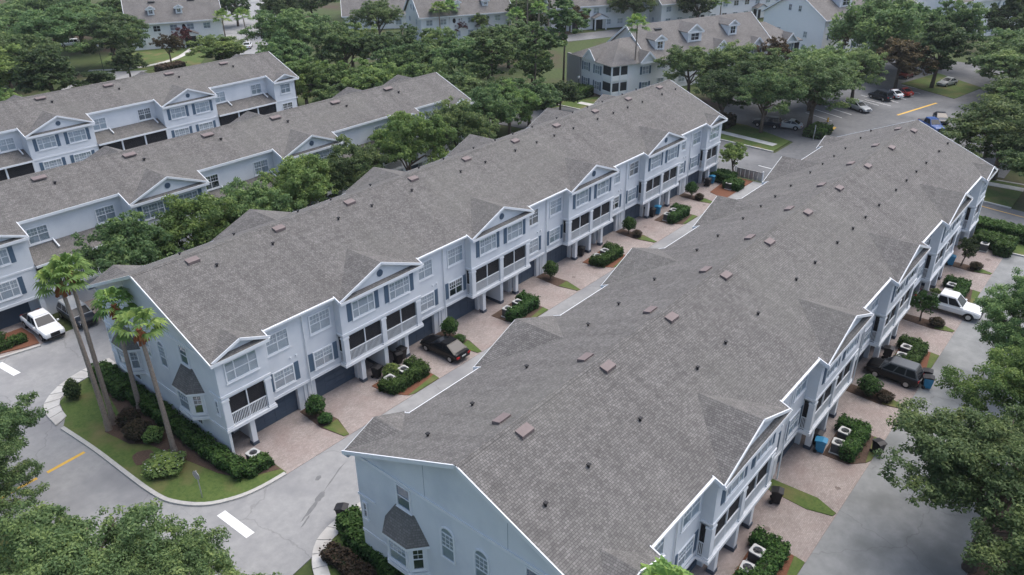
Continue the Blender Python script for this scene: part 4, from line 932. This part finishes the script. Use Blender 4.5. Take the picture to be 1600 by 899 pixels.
    if kind == 'pickup': MB().box((-w*.82,-h+.1,.9),(w*.82,y0-.1,1.08)).build('bed','black',root)
    return root
car('sedan','black sedan parked nose in on the driveway of the middle row','car',19.75,-1.85,0,'p_black','sedan',4.65)
car('compact_suv','black boxy compact car with grey roof parked outside the nearest row, teal bin behind it','car',40.35,-33.2,0,'p_black','suv',4.15,1.8,roofm='p_grey')
car('pickup_truck','white crew cab pickup parked nose out beyond the nearest row, partly under a tree','pickup truck',55.2,-33.7,R(180),'p_white','pickup',5.7,1.95)
car('pickup_truck','white pickup parked nose out at the garage of the tree lined row','pickup truck',-.95,29.4,R(180),'p_white','pickup',5.4,1.9)
car('suv','dark suv parked beside the white pickup behind the tall palms','car',2.0,29.0,R(180),'p_dark','suv',4.8,1.9,roofm='p_silver')
car('pickup_truck','blue pickup parked just beyond the far end of the nearest row','pickup truck',117,-16,R(135),'p_blue','pickup',5.4,1.9)
car('sedan','dark sedan parked behind the blue pickup','car',122.6,-16,R(115),'p_dark','sedan',4.6)
car('sedan','silver car at the near end of the parking lot row by the tree','car',121.5,-3.2,R(150),'p_silver','sedan',4.5)
car('suv','dark blue car parked in the lot row left of the red car','car',131.5,-3.6,R(-25),'p_dark','suv',4.5)
car('sedan','white car parked between the dark blue car and the red car','car',134.3,-4.6,R(-25),'p_white','sedan',4.4)
car('sedan','small red car parked in the far lot row','car',136.9,-5.6,R(-25),'p_red','sedan',4.2)
car('sedan','silver car beside the grass island at the far end of the lot','car',150,-10.2,R(70),'p_silver','sedan',4.5)
car('suv','dark red car under the dark tree beyond the grass island','car',152,-2.2,R(80),'p_darkred','suv',4.4)
car('sedan','silver car under the trees beside the cross road, left of the signpost','car',103.6,2.2,R(10),'p_silver','sedan',4.5)
car('suv','dark car under the trees, left neighbour of the silver car beside the cross road','car',102.4,5.2,R(10),'p_dark','suv',4.5)
car('sedan','dark car on the street at the top left edge','car',113,161.5,R(-40),'p_dark','sedan',4.5)
car('sedan','black car behind the other on the street at the top edge','car',125.5,178,R(-40),'p_black','sedan',4.5)
car('suv','white car glimpsed under the big trees at upper left','car',62,168,R(60),'p_white','suv',4.5)
car('sedan','white car on the street below the palms at upper left','car',88,131,R(-40),'p_white','sedan',4.5)
# ------------------------------------------------------------------ wheeled bins, condensers, beds and hedges
def make_bin(body, lid):
    root = thing('wheeled_bin','','bin')
    loft([[(-.24,-.28,.08),(.24,-.28,.08),(.24,.24,.08),(-.24,.24,.08)],[(-.30,-.37,.98),(.30,-.37,.98),(.30,.33,.98),(-.30,.33,.98)]]).build('body',body,root)
    MB().px([(-.42,.98),(.36,.98),(.36,1.03),(-.1,1.12),(-.42,1.04)], -.33, .33).build('lid',lid,root)
    MB().bar((-.28,.40,.98),(.28,.40,.98),.05,.05).build('handle',lid,root)
    for s_ in (-1,1): MB().tube([(s_*.27,.27,.13),(s_*.33,.27,.13)], .13, 12).build('wheel','rubber',root)
    return root
BINS = {}
def bin_(label, x, y, rz, col):
    b, l = {'k':('black','black'),'b':('blueplastic','blueplastic'),'t':('blueplastic','black')}[col]
    if col not in BINS: o = BINS[col] = make_bin(b, l); o.location = (x,y,.05); o.rotation_euler = (0,0,rz); o['label'] = label
    else: o = copy_tree(BINS[col], (x,y,.05), rz, label)
    o['group'] = 'wheeled bins'
for a in (('black bin between the entry pillars left of the first middle row hedge',13.45,-.15,.2,'k'),('black bin right of the party wall above the first middle row hedge',16.05,.05,-.2,'k'),('black bin next to the garage door, right of its twin above the first hedge',16.75,.35,.1,'k'),
          ('black bin by the third entry of the middle row, hedge with two condensers below it',43.2,.3,.2,'k'),('black bin standing left of the blue bin by the fourth middle row garage',57.6,.0,0,'k'),('blue bin beside the round bush at the fourth middle row garage',58.7,-.1,.2,'b'),
          ('black bin at the far end entry of the middle row',71.3,-.3,0,'k'),('blue bin beside the black bin at the far end entry of the middle row',72.6,-.2,.1,'b'),
          ('grey black bin on the pavement at the alley corner of the nearest row',1.15,-10.75,.6,'k'),
          ('black bin at the wall end of the bare grass strip on the nearest row',20.4,-31.75,.3,'k'),('blue bin between the entry pillar and a hedge on the nearest row',27.35,-32.05,.2,'b'),('black bin half behind the blue bin on the nearest row',28.0,-31.5,.1,'k'),
          ('black bin at the kerb in front of the hedge with two condensers',29.75,-35.3,-.5,'k'),('teal blue bin at the kerb behind the boxy black car',40.6,-35.75,.3,'t'),('black bin beside the teal bin at the kerb',41.5,-35.4,.2,'k'),
          ('dark bin in the entry above the white pickup hedge on the nearest row',43.1,-31.9,.1,'k'),('blue bin at the far garage of the nearest row near the leafy shrub',65.9,-31.3,.2,'b')): bin_(*a)
def make_ac():
    root = thing('air_conditioner','','condenser')
    MB().box((-.38,-.38,.06),(.38,.38,.78)).build('casing','acgrey',root); MB().box((-.46,-.46,0),(.46,.46,.06)).build('pad','concrete',root)
    t = MB(); n = 20; o = [(.40*sx,.40*sy) for sx,sy in ((-1,-1),(1,-1),(1,1),(-1,1))]
    ring = [(.29*math.cos(2*math.pi*i/n),.29*math.sin(2*math.pi*i/n)) for i in range(n)]
    sq = [(.41*max(-1,min(1,1.42*math.cos(2*math.pi*i/n))),.41*max(-1,min(1,1.42*math.sin(2*math.pi*i/n)))) for i in range(n)]
    t.add([(*q,.86) for q in sq]+[(*q,.86) for q in ring]+[(*q,.78) for q in sq]+[(*q,.78) for q in ring], [(i,(i+1)%n,n+(i+1)%n,n+i) for i in range(n)]+[(2*n+i,2*n+(i+1)%n,(i+1)%n,i) for i in range(n)]+[(n+i,n+(i+1)%n,3*n+(i+1)%n,3*n+i) for i in range(n)])
    t.build('top_cover','acwhite',root); f = MB()
    for i in range(5): a = i*2*math.pi/5; f.add([(0,0,.80),(.26*math.cos(a),.26*math.sin(a),.79),(.26*math.cos(a+.6),.26*math.sin(a+.6),.83)], [(0,1,2)])
    f.tube([(0,0,.79),(0,0,.85)], .08, 8).build('fan','dark',root); return root
AC0 = [None]
def ac(label, x, y, rz=0):
    if AC0[0] is None: o = AC0[0] = make_ac(); o.location = (x,y,.08); o['label'] = label
    else: o = copy_tree(AC0[0], (x,y,.08), rz, label)
    o['group'] = 'air conditioning condensers'
def row_plants(y0, nm, dx, ylim, seed):
    mid = nm == 'middle'
    for k in range(10):         # driveways, one per home
        xa, xb = UN*k+(.0 if k else .1), UN*(k+1)
        sheet('driveway', [(xa+.004,y0+ylim),(xb-.004,y0+ylim),(xb-.004,y0+1.32),(xa+.004,y0+1.32)], .03, 'paver')
        sheet('entry_paving', [((xa if k%2==0 else xb-2.1),y0+1.325),((xa+2.1 if k%2==0 else xb),y0+1.325),((xa+2.1 if k%2==0 else xb),y0+2.6),((xa if k%2==0 else xb-2.1),y0+2.6)], .034, 'paver')
    for i,c in enumerate(CEN):
        c2 = c-.35; x0, x1 = c2-2.2, c2+2.1; yb = y0+ylim+.02
        MB().pz([(x0,y0-.8),(x0+.1,y0-2.6),(x0+1.0,yb+.25),(x0+1.5,yb),(x1,yb),(x1+.1,yb+.8),(x1+.1,y0-.6)], .0, .07).build('planting_bed','mulch' if i%2 else 'redmulch',kind='structure')
        MB().pz([(x0+1.0,yb+.22),(x0+1.5,yb),(x1,yb),(x1+.1,yb+.7)], .0, .085).build('grass_patch','grass',kind='structure')
        fy = yb+.9; bx = [((x0+.1-c2,0,0),(x1-c2,1.0,.95+.1*(i%2))),((x1-1.0-c2,.6,0),(x1-c2,2.3,1.0))]
        if i%2==0: bx.append(((x0-c2,.5,0),(x0+.75-c2,1.7,.85)))
        hedge(f'{ORD[i]} clipped hedge around condensers along the {nm} row, counted from the near end', bx, (c2,fy,.07), .085, seed=seed+i, group='clipped hedges beside the driveways')
        ac(f'condenser behind the {ORD[i]} {nm} row hedge, the one nearer the photo\'s left', c2-1.25, fy+1.35, .1); ac(f'condenser behind the {ORD[i]} {nm} row hedge, the one deeper in', c2+.35, fy+1.45, -.05)
        if mid and i == 0: bush('loose light green shrub between the condensers of the first middle row hedge', c2-.3, fy+2.2, .75, 1.2, 'l')
    for i in range(5):
        p_ = UN*(2*i+1)-.45; yb = y0+ylim+.05
        bare = (not mid and i == 1)
        MB().pz([(p_-.55,y0+.9),(p_-.75,y0-2.0),(p_-.3,yb+.1),(p_+.1,yb),(p_+.75,y0-2.2),(p_+.6,y0+.9)], .0, .065).build('planting_bed','mulch' if not bare else 'grass',kind='structure')
        MB().pz([(p_-.65,y0-2.1),(p_-.3,yb+.1),(p_+.1,yb),(p_+.68,y0-2.1)], .0, .082).build('grass_patch','grass',kind='structure')
        if bare: continue
        if mid:
            bush(f'round clipped bush at the {ORD[i]} drive divider of the middle row', p_, y0-.55, .74, 1.5, 'h1', i*1.3, .45 if i else .25)
            if i in (0,1,3,4): bush(f'small low bush before the round one at the {ORD[i]} middle row divider', p_-.1, y0-1.75, .55, .75, 'b2' if i>2 else 'h2', i)
        else:
            if i == 0: continue
            if i in (3,4): tree(f'small leafy shrub tree at the {ORD[i]} drive divider of the nearest row', p_, y0-.7, 1.25, 3.0, 'small', i%2, 'hedge' if i==3 else 'leafd', i, 'shrub', .05, 'shrub')
            else: bush(f'dark round bush at the {ORD[i]} drive divider of the nearest row', p_, y0-.8, .85, 1.4, 'h3', i, .2)
            bush(f'low brownish bush before the shrub at the {ORD[i]} nearest row divider', p_, y0-2.1, .62, .8, 'b3', i)
row_plants(0, 'middle', 0, -4.3, 20); row_plants(YB, 'nearest', 0, -3.72, 40)
for k in range(4): sheet('driveway', [(-6+k*8,27.3),(-.1+k*8,27.3),(-.1+k*8,32.9),(-6+k*8,32.9)], .03, 'paver')
MB().pz([(-6,28.6),(-3.4,27.7),(-2.2,27.5),(-1.95,29.4),(-2.1,31.6),(-6,31.6)], 0, .10).build('planting_bed','redmulch',kind='structure')
hedge('low clipped hedge in the red mulch bed beside the white pickup', [((-1.3,-.45,0),(1.3,.45,.6))], (-4.0,28.9,.1), .09, seed=3)
bush('dark bush against the pillar left of the white pickup', -4.6, 30.6, .8, 1.0, 'h1', 0)
# bed and hedges round the gable end of the middle row
MB().pz([(0,-1.2),(-1.0,-2.3),(1.45,-3.6),(1.45,-2.0)][::-1], .0, .115).build('planting_bed','mulch',kind='structure')
MB().pz([(0,17.5),(-1.6,18.2),(-2.0,15),(-2.7,11.6),(-4.5,10.2),(-4.0,7.4),(-3.1,6.2),(-2.7,4.2),(-2.1,1.6),(-1.6,-.6),(-.9,-2.2),(0,-2.2)], .0, .115).build('planting_bed','mulch',kind='structure')
hedge('long hedge along the gable wall of the middle row, wrapping its front corner', [((-1.5,6.5,0),(-.25,13.2,1.05)),((-1.95,12.8,0),(-.3,18.3,1.15)),((-1.45,-.6,0),(-.2,6.7,.95)),((-1.25,-2.5,0),(-.1,-.3,.9)),((-.6,-2.95,0),(1.45,-1.95,.85))], (0,0,.1), .10, seed=11)
ac('condenser inside the hedge at the front corner of the middle row', .75, -1.5, .1)
bush('round brown clipped bush beneath the palms, the upper of two', -2.75, 9.6, .85, 1.3, 'b1'); bush('round brown clipped bush beneath the palms, the lower of two', -3.1, 7.6, .95, 1.35, 'b2', 1)
bush('loose yellow green bush between the palm trunks', -2.6, 6.3, .72, 1.15, 'l1'); bush('dark upright shrub alone on the corner lawn', -3.95, 16.4, .6, 1.7, 'd1')
fb = bush('low flowering bush with white blooms at the foot of a palm', -3.7, 2.7, 1.35, .95, 'l2'); fl = MB(); rf = random.Random(4)
for i in range(34):
    a, e = rf.random()*6.28, rf.random()*1.2+.25; q = (1.38*math.cos(a)*math.cos(e), 1.38*math.sin(a)*math.cos(e), .5+.52*math.sin(e)); fl.box((q[0]-.02,q[1]-.02,q[2]-.02),(q[0]+.02,q[1]+.02,q[2]+.015))
fo = fl.build('blossoms','flower',fb,kind='stuff')
MB().pz([(-4.1+.75*math.cos(i*.52)*(1+.15*math.sin(i*2)),5.1+.9*math.sin(i*.52)) for i in range(12)], .0, .12).build('planting_bed','mulch',kind='structure')
fp = bush('small pink and white flower clump against the gable wall', -.9, .8, .4, .7, 'f2')
hedge('green hedge curving round the alley corner of the nearest row', [((-.5,-4.9,0),(.75,-.9,1.25)),((.0,-1.4,0),(1.6,.25,1.15)),((-.9,-9,0),(.1,-4.6,1.2))], (.15,-11.6,.08), .10, seed=12)
hedge('low brown hedge between the pavement and the green corner hedge', [((-.55,-4.2,0),(.55,0,.8))], (-1.35,-12.4,.08), .09, mat='hedgeb', seed=13)
ac('condenser behind the corner hedge of the nearest row', 1.45, -12.9, .2)
# far ends
hedge('hedge cluster at the far end of the middle row, before the small tree', [((-1.6,-1.2,0),(.6,1.8,1.2)),((-3.0,-3.0,0),(-1.0,-.8,1.0))], (77.0-2.2,-1.4,.06), .12, seed=14)
ac('white topped condenser at the far end bed of the middle row', 72.1, -3.0)
MB().pz([(68.5,-4.2),(76.8,-4.2),(77,1.5),(74.3,1.5),(74.3,-1.2),(69.5,-1.6)], 0, .07).build('planting_bed','redmulch',kind='structure')
hedge('long hedge along the cross road at the far end of the nearest row', [((-.9,-14,0),(.9,4,1.5))], (77.3,-32.0,.07), .14, seed=15)
hedge('short thick hedge around the white condenser at the far end of the nearest row', [((-2.2,-1.5,0),(1.3,.1,1.3)),((-1.2,.1,0),(1.3,2.4,1.3))], (73.6,-34.3,.07), .13, seed=16)
ac('white condenser inside the hedge at the far end of the nearest row', 72.0, -33.2)
fr = thing('screen_fence','small grey utility fence under the little tree at the far end','fence',(77.2,-3.2,.05))
for i in range(6): MB().box((-.03,-2+.62*i,0),(.03,-1.44+.62*i,1.3)).build('panel','steel',fr)
for yy in (-2.1,1.8): MB().box((-.08,yy-.08,0),(.08,yy+.08,1.45)).build('post','trim',fr)
bush('yellow flower clump beside the hedge above the white pickup', 57.6, -32.0, .5, .7, 'l3')
# ------------------------------------------------------------------ signs, lamps
sg = thing('stop_sign','grey back of an eight sided road sign on the corner lawn','sign',(-3.62,-1.9,.1),R(8))
MB().tube([(0,0,0),(0,0,2.3)], .04, 6).build('post','steel',sg); MB().px([(.36*math.cos(R(22.5+45*i)),1.95+.36*math.sin(R(22.5+45*i))) for i in range(8)], -.07, -.05).build('panel','steel',sg)
s2 = thing('sign_post','white rectangular sign on a post beside the cross road trees','sign',(99.5,-3.6,.1),R(20))
MB().tube([(0,0,0),(0,0,2.4)], .06, 6).build('post','steel',s2); MB().box((-.5,-.08,1.2),(.5,-.05,2.3)).build('panel','trim',s2)
def lamp(label, x, y, h=4.2):
    t = thing('street_lamp', label, 'street lamp', (x,y,0)); MB().tube([(0,0,0),(0,0,.5),(0,0,h)], [.12,.07,.05], 8).build('post','green',t)
    MB().tube([(0,0,h),(0,0,h+.2),(0,0,h+.5)], [.12,.22,.16], 10).build('globe','acwhite',t); MB().tube([(0,0,h+.5),(0,0,h+.7)], [.2,.05], 10).build('cap','green',t)
lamp('dark green lamp post on the lawn at upper left', 53.1, 131.5, 5.5); lamp('lamp post with pale globe among the shrubs before the corner apartment house', 95.2, 38, 4.5)
hy = thing('hydrant','yellow hydrant at the parking lot entrance','hydrant',(111,-1.6,.1))
MB().tube([(0,0,0),(0,0,.1),(0,0,.55),(0,0,.75)], [.2,.14,.14,.04], 10).build('barrel','yellow',hy); MB().tube([(-.25,0,.45),(.25,0,.45)], .07, 8).build('nozzle','yellow',hy)
pl = thing('utility_pole','tall pale pole leaning at the upper right edge','pole',(203,-13,0)); MB().tube([(0,0,0),(1.5,.6,13)], [.25,.16], 8).build('post','acwhite',pl)
# ------------------------------------------------------------------ palms and trees
palm('tall palm at the corner lawn, left one of the crossing pair', -4.15, 10.2, 12.6, 1.75, 1, (-.2,.2)); palm('tall palm at the corner lawn, right one of the crossing pair', -3.55, 10.65, 13.0, 1.7, 2, (.1,.15))
palm('shorter palm close to the gable wall, behind the front palm', -1.45, 10.6, 9.5, 1.75, 3, (.15,-.1)); palm('palm in front of the bay window with full round head', -2.45, 3.7, 10.7, 1.85, 4, (-.25,-.1))
palm('palm whose head just reaches the bottom edge beside the nearest row', 2.2, -33.2, 8.4, 1.9, 5, nf=22)
palm('slim tall palm before the corner apartment house', 106.5, 33.4, 12.5, 2.6, 6, tr=.16, skirt=False)
pr = random.Random(9)
for i,(x,y,h,d) in enumerate(((86,137,6.5,'small palm left of its pair by the upper left street'),(89.5,133,6.8,'small palm right of its pair by the upper left street'),(122,99,7.5,'left palm before the house with oval windows at top centre'),(124.5,98.5,7.6,'right palm before the house with oval windows at top centre'),
      (131,82,11,'leftmost tall palm of the cluster at top centre'),(134,81,12,'second tall palm of the cluster at top centre'),(136.5,79.5,11.4,'third tall palm of the cluster at top centre'),(139,78.5,10.4,'fourth tall palm of the cluster at top centre'),(133,77,8.2,'lower palm in front of the top centre cluster'),(128,79.5,7,'short palm at the left foot of the top centre cluster'),(178,52,7,'small palm before the long house at the top edge'))):
    palm(d, x, y, h, 2.7, 20+i, (pr.uniform(-.3,.3),pr.uniform(-.3,.3)), skirt=False, nf=20)
TREES = [ # label, x, y, r, h, kind, var, mat
('big dense oak filling the bottom left corner',-13.6,-9.3,5.2,8.8,'near',0,'leaf'),
('oak to the right in the bottom left clump, nearest the stop line',-11.9,-13.3,4.1,8.3,'near',1,'leaf'),
('oak in the bottom left clump cut by the bottom edge',-13.0,-16.0,4.6,8.2,'near',2,'leaf'),
('oak spreading in from the left edge over the yellow line',-15.3,3.4,4.1,8.4,'near',2,'leaf'),
('oak at the left edge above the other, beside the road',-13.9,9.2,4.6,8.4,'near',0,'leaf'),
('large oak with visible trunk at the bottom right',22.4,-43.0,6.0,9.6,'near',1,'leaf'),
('oak behind the bottom right one along the right edge',32.8,-44.2,5.0,10.2,'near',2,'leafp'),
('oak overhanging the white pickup at the right edge',44.2,-41.2,4.1,9.4,'near',0,'leaf'),
('oak in the bottom right corner under the larger one',16.2,-50.5,5.0,8.2,'near',2,'leaf'),
('round tree behind the palms between the two left rows',7.0,25.6,4.3,9.4,'oak',0,'leaf'),
('second tree from the palms between the two left rows',14.4,26.8,4.2,9.2,'oak',1,'leafp'),
('third tree from the palms between the two left rows',20.6,26.6,3.8,8.6,'oak',2,'leaf'),
('fourth tree from the palms between the two left rows',27.2,27.0,4.2,9.4,'oak',3,'leafp'),
('fifth tree from the palms between the two left rows',34.0,26.8,4.2,9.8,'oak',0,'leaf'),
('sixth tree from the palms between the two left rows',43.6,27.4,4.4,10.8,'oak',2,'leafp'),
('seventh tree from the palms between the two left rows',52.0,27.4,4.2,10.6,'oak',1,'leaf'),
('pale green tree at the far end of the tree lined row',63.5,31.5,4.6,9.6,'oak',3,'leaf'),
('bright green tree right of the far end of the tree lined row',70.5,33.5,4.4,8.6,'oak',0,'leafp'),
('small round tree at the far end bed of the middle row',76.3,-1.6,2.3,4.6,'small',0,'leafp'),
('big oak beyond the cross road at the right edge',97.5,-29.0,6.6,10.4,'oak',1,'leaf'),
('lower oak in front of the big one at the right edge',91.5,-34.5,5.2,7.6,'oak',2,'leaf'),
('oak beside the blue pickup beyond the nearest row',125.0,-28.0,6.0,9.4,'oak',0,'leaf'),
('yellow green oak at the right edge beyond the lot',114.0,-31.5,6.0,10.5,'oak',3,'leafp'),
('dark broad oak at the right edge behind the yellow green one',142.0,-23.0,6.8,10.6,'far',1,'leaf'),
('far oak at the right edge near the pale pole',160.0,-22.0,7.0,11.0,'far',2,'leaf'),
('tall weeping tree before the white apartment house',152.0,4.0,8.4,15.0,'weep',0,'leaf'),
('dark brownish tree beside the weeping tree',140.5,-3.5,5.0,9.5,'mag',0,'leafo'),
('dark glossy tree right of the brownish tree',146.0,-8.5,5.8,12.0,'mag',1,'leafd'),
('grey green tree behind the dark trees at upper right',164.0,-5.5,6.6,13.0,'far',0,'leaf'),
('very dark conical tree at the upper right edge',190.0,-11.0,5.2,13.0,'mag',1,'leafd'),
('oak over the parked cars left of the red car',125.5,-.5,5.2,9.4,'oak',1,'leaf'),
('oak in the middle of the parking lot edge trees',116.0,3.5,5.6,9.8,'oak',2,'leaf'),
('big oak with forked trunk beside the white signpost',106.0,-.4,6.3,10.6,'oak',3,'leaf'),
('oak left of the forked trunk oak beyond the middle row',107.5,8.0,6.0,10.4,'oak',0,'leaf'),
('oak behind the far end of the middle row, second from left',112.0,16.5,5.8,10.2,'oak',1,'leaf'),
('oak before the windows of the corner apartment house',110.5,24.0,5.2,9.0,'oak',2,'leaf'),
('dark low oak just beyond the middle row gable',98.5,11.5,4.8,8.6,'oak',3,'leafd'),
('rust coloured tree against the corner apartment house',134.0,18.6,3.4,8.0,'small',1,'leafo'),
('rusty tree at the white gable end by the lot',160.0,13.5,3.2,7.8,'small',0,'leafo'),
('tall airy tree left of the corner apartment house',89.5,43.5,4.4,14.5,'airy',0,'leaf'),
('tall pine like tree touching the corner apartment roof',103.5,47.5,5.0,16.5,'airy',1,'leaf'),
('thin stemmed airy tree before the bright lawn at top centre',82.5,47.5,4.6,12.5,'airy',2,'leaf'),
('broad dark tree left of the airy trees',84.5,57.0,6.0,10.4,'far',0,'leaf'),
('mid green tree behind the broad dark one at top centre',79.5,64.0,5.4,9.8,'far',1,'leaf'),
('tall dark evergreen in the middle of the upper tree belt',86.0,75.0,6.2,11.0,'far',2,'leafd'),
('tree left of the tall dark evergreen in the upper belt',80.5,84.5,6.0,10.5,'far',0,'leaf'),
('big round dark oak above the end of the leftmost row',77.5,98.0,7.6,12.6,'oak',2,'leaf'),
('yellow green tree directly behind the leftmost row end',62.5,74.0,5.0,8.6,'far',1,'leafp'),
('light tree right of the yellow green one behind the rows',68.0,64.5,5.0,8.8,'far',2,'leafp'),
('light tree above the roof of the tree lined row',68.5,54.0,4.8,8.8,'far',0,'leafp'),
('wide tree above the far end of the tree lined row',68.5,43.5,5.4,9.0,'far',1,'leaf'),
('low tree between middle row roof and the airy trees',78.0,35.5,4.4,8.0,'far',2,'leaf'),
('shrubby tree just left of the lamp with pale globe',88.5,37.0,3.4,5.0,'far',0,'leafd'),
('dark round tree at the top edge by the street cars',105.0,139.0,5.6,10.5,'oak',1,'leafd'),
('dark round tree at the top edge beyond the upper belt',112.0,110.0,5.6,9.6,'oak',3,'leaf'),
('pale young tree before the oval window house at top centre',131.5,95.0,2.9,6.0,'small',0,'leafp'),
('small red leaved tree before the oval window house at top centre',127.5,97.5,2.0,5.2,'small',1,'leafr'),
('rusty small tree by the paired porches at top centre',152.0,79.5,3.2,6.6,'small',1,'leafo'),
('dark round tree at the top edge right of the paired porches',168.0,72.0,6.0,11.0,'oak',0,'leaf'),
('dark tree at the top edge above the corner apartment house',178.0,58.5,5.4,10.0,'far',1,'leafd'),
('dark tree behind the palms at top centre',139.5,84.0,5.0,10.0,'far',2,'leafd'),
('large spreading oak at the upper left corner',46.5,140.0,9.0,12.5,'oak',3,'leaf'),
('spreading oak right of the upper left corner oak',58.0,136.0,7.6,11.0,'oak',0,'leaf'),
('oak at the very left edge of the upper lawn',31.0,118.0,6.2,10.0,'far',0,'leafp'),
('tall dark magnolia at the left edge above the leftmost roof',33.5,107.5,5.6,11.5,'mag',0,'leafd'),
('dark bush tree right of the tall dark magnolia',40.5,106.0,4.4,6.0,'mag',1,'leafd'),
('dark conical tree beside the upper left lamp post',52.5,118.5,3.3,7.0,'mag',0,'leafd'),
('reddish small tree before the upper left house',77.5,142.0,2.2,5.0,'small',1,'leafr'),
('brownish small tree beside the reddish one at upper left',66.5,128.0,3.0,6.0,'small',0,'leafo'),
('yellow green low tree above the leftmost roof',72.5,117.0,6.0,6.5,'far',1,'leafp'),
('dark tree at the top edge right of the upper left house',104.0,160.0,5.0,10.0,'far',2,'leafd'),
('dark tree at the top left corner edge',64.0,176.0,7.0,11.0,'far',0,'leafd'),
('tree behind the upper left house on its left side',82.0,176.0,6.0,10.0,'far',1,'leaf'),
('bright tree filling the gap behind the leftmost row',62.9,68.5,5.0,9.0,'far',2,'leafp'),
('green tree behind the middle of the upper tree belt',76.3,66,5.2,9.4,'far',1,'leaf'),
('tree in front of the airy trees above the tree lined row',74.3,50.5,4.6,9.2,'far',0,'leaf'),
('tree between the airy trees and the middle row roof',71.5,37.5,4.4,8.6,'far',1,'leaf'),
('tree right of the tall dark evergreen in the upper belt',90.5,67.5,5.2,10.2,'far',0,'leaf'),
('tree under the palm cluster at top centre',110.0,67.0,5.4,10.0,'far',2,'leaf'),
('shady tree behind the airy trees at top centre',98.0,62.0,5.0,9.4,'far',0,'leafd'),
('small tree left of the corner apartment wing',97.5,50.5,4.0,8.0,'far',1,'leaf'),
('round tree between the big dark oak and the leftmost row',69.5,90.0,5.0,9.6,'far',1,'leaf'),
('tree beside the street right of the big round dark oak',88.0,92.0,5.2,9.6,'far',2,'leafp'),
('tree over the left parked cars near the cross road',98.5,4.5,4.8,9.4,'oak',2,'leaf'),
('oak beside the forked trunk oak over the lot entrance',121.0,3.5,5.2,10.0,'oak',1,'leaf'),
('grey green tree behind the weeping tree',163.0,2.5,6.0,13.5,'far',2,'leaf'),
('oak along the right edge above the cross road lawn',121.0,-33.5,5.6,10.0,'oak',2,'leaf'),
('oak right of the blue pickup closer to the roof',107.0,-26.0,4.2,8.6,'oak',0,'leaf'),
('far oak at the right edge behind the lot',152.0,-20.0,6.0,10.0,'far',0,'leaf'),
('far dark oak right of the pale pole',186.0,-20.0,6.5,11.0,'far',1,'leafd'),
('oak at the upper left corner behind the spreading oaks',61.0,158.0,8.0,11.5,'far',1,'leaf'),
('tree at the left edge below the upper left corner oak',36.5,132.0,6.4,11.0,'far',2,'leaf'),
('yellow green tree at the left edge touching the leftmost roof',20.5,94.0,4.2,8.0,'far',1,'leafp'),
('tree at the top edge left of the street',92.0,166.0,6.0,10.0,'far',0,'leaf'),
('tree at the top edge between the street and the low gabled house',122.0,150.0,6.0,9.5,'far',2,'leaf'),
('tree at the top edge behind the low gabled house',137.0,146.0,6.0,10.0,'far',0,'leafp'),
('far tree behind the upper left house on its right side',100.0,176.0,6.5,10.5,'far',1,'leaf'),
('far tree in the top left corner behind the spreading oaks',52.0,182.0,8.0,11.0,'far',2,'leaf'),
('far tree at the left end of the top edge',38.0,165.0,8.0,11.0,'far',0,'leaf'),
('far tree at the top edge left of the upper left house',70.0,196.0,8.0,11.0,'far',1,'leafp'),
('tree between the two oval window houses at top centre',146.0,92.0,5.0,9.0,'far',0,'leaf'),
('low green tree before the front of the leftmost row end',60.5,62.5,3.6,6.0,'far',0,'leaf'),
]
tr_ = random.Random(77)
for (lb,x,y,r,h,kd,vr,mt) in TREES: tree(lb, x, y, r, h, kd, vr, mt, tr_.random()*6.28)
for i,(lb,x,y,a,b,h,mt) in enumerate((('dark shrub mass before the corner apartment house',99,41,6,4,1.6,'hedge'),('brown shrub bed left of the pale globe lamp',90,42,5,4,1.2,'hedgeb'),('dark shrubs along the upper left lawn',63,122,6,3,1.5,'hedgeb'),('dark hedge below the upper left porch',78,124,5,3,1.8,'hedge'),('shrub bed under the cross road oaks',103,-3,5,3,1.3,'hedge'),('dark understory beyond the middle row gable',98,14,5,9,1.6,'hedgeb'))):
    hedge(lb, [((-a/2,-b/2,0),(a/2,b/2,h))], (x,y,.05), .22, int(a*b*55+300), mt, seed=60+i)

# ------------------------------------------------------------------ the moist air of an overcast day
hz, hn, hl, hb = newmat('haze'); hn.remove(hb); pv = hn.new('ShaderNodeVolumePrincipled'); pv.inputs['Color'].default_value = (.86,.9,.95,1)
pv.inputs['Density'].default_value = .00013; pv.inputs['Anisotropy'].default_value = .2; hl.new(pv.outputs[0], hn['Material Output'].inputs['Volume']); MT['haze'] = hz
MB().box((-320,-320,-1.6),(720,720,42)).build('haze','haze',kind='stuff')
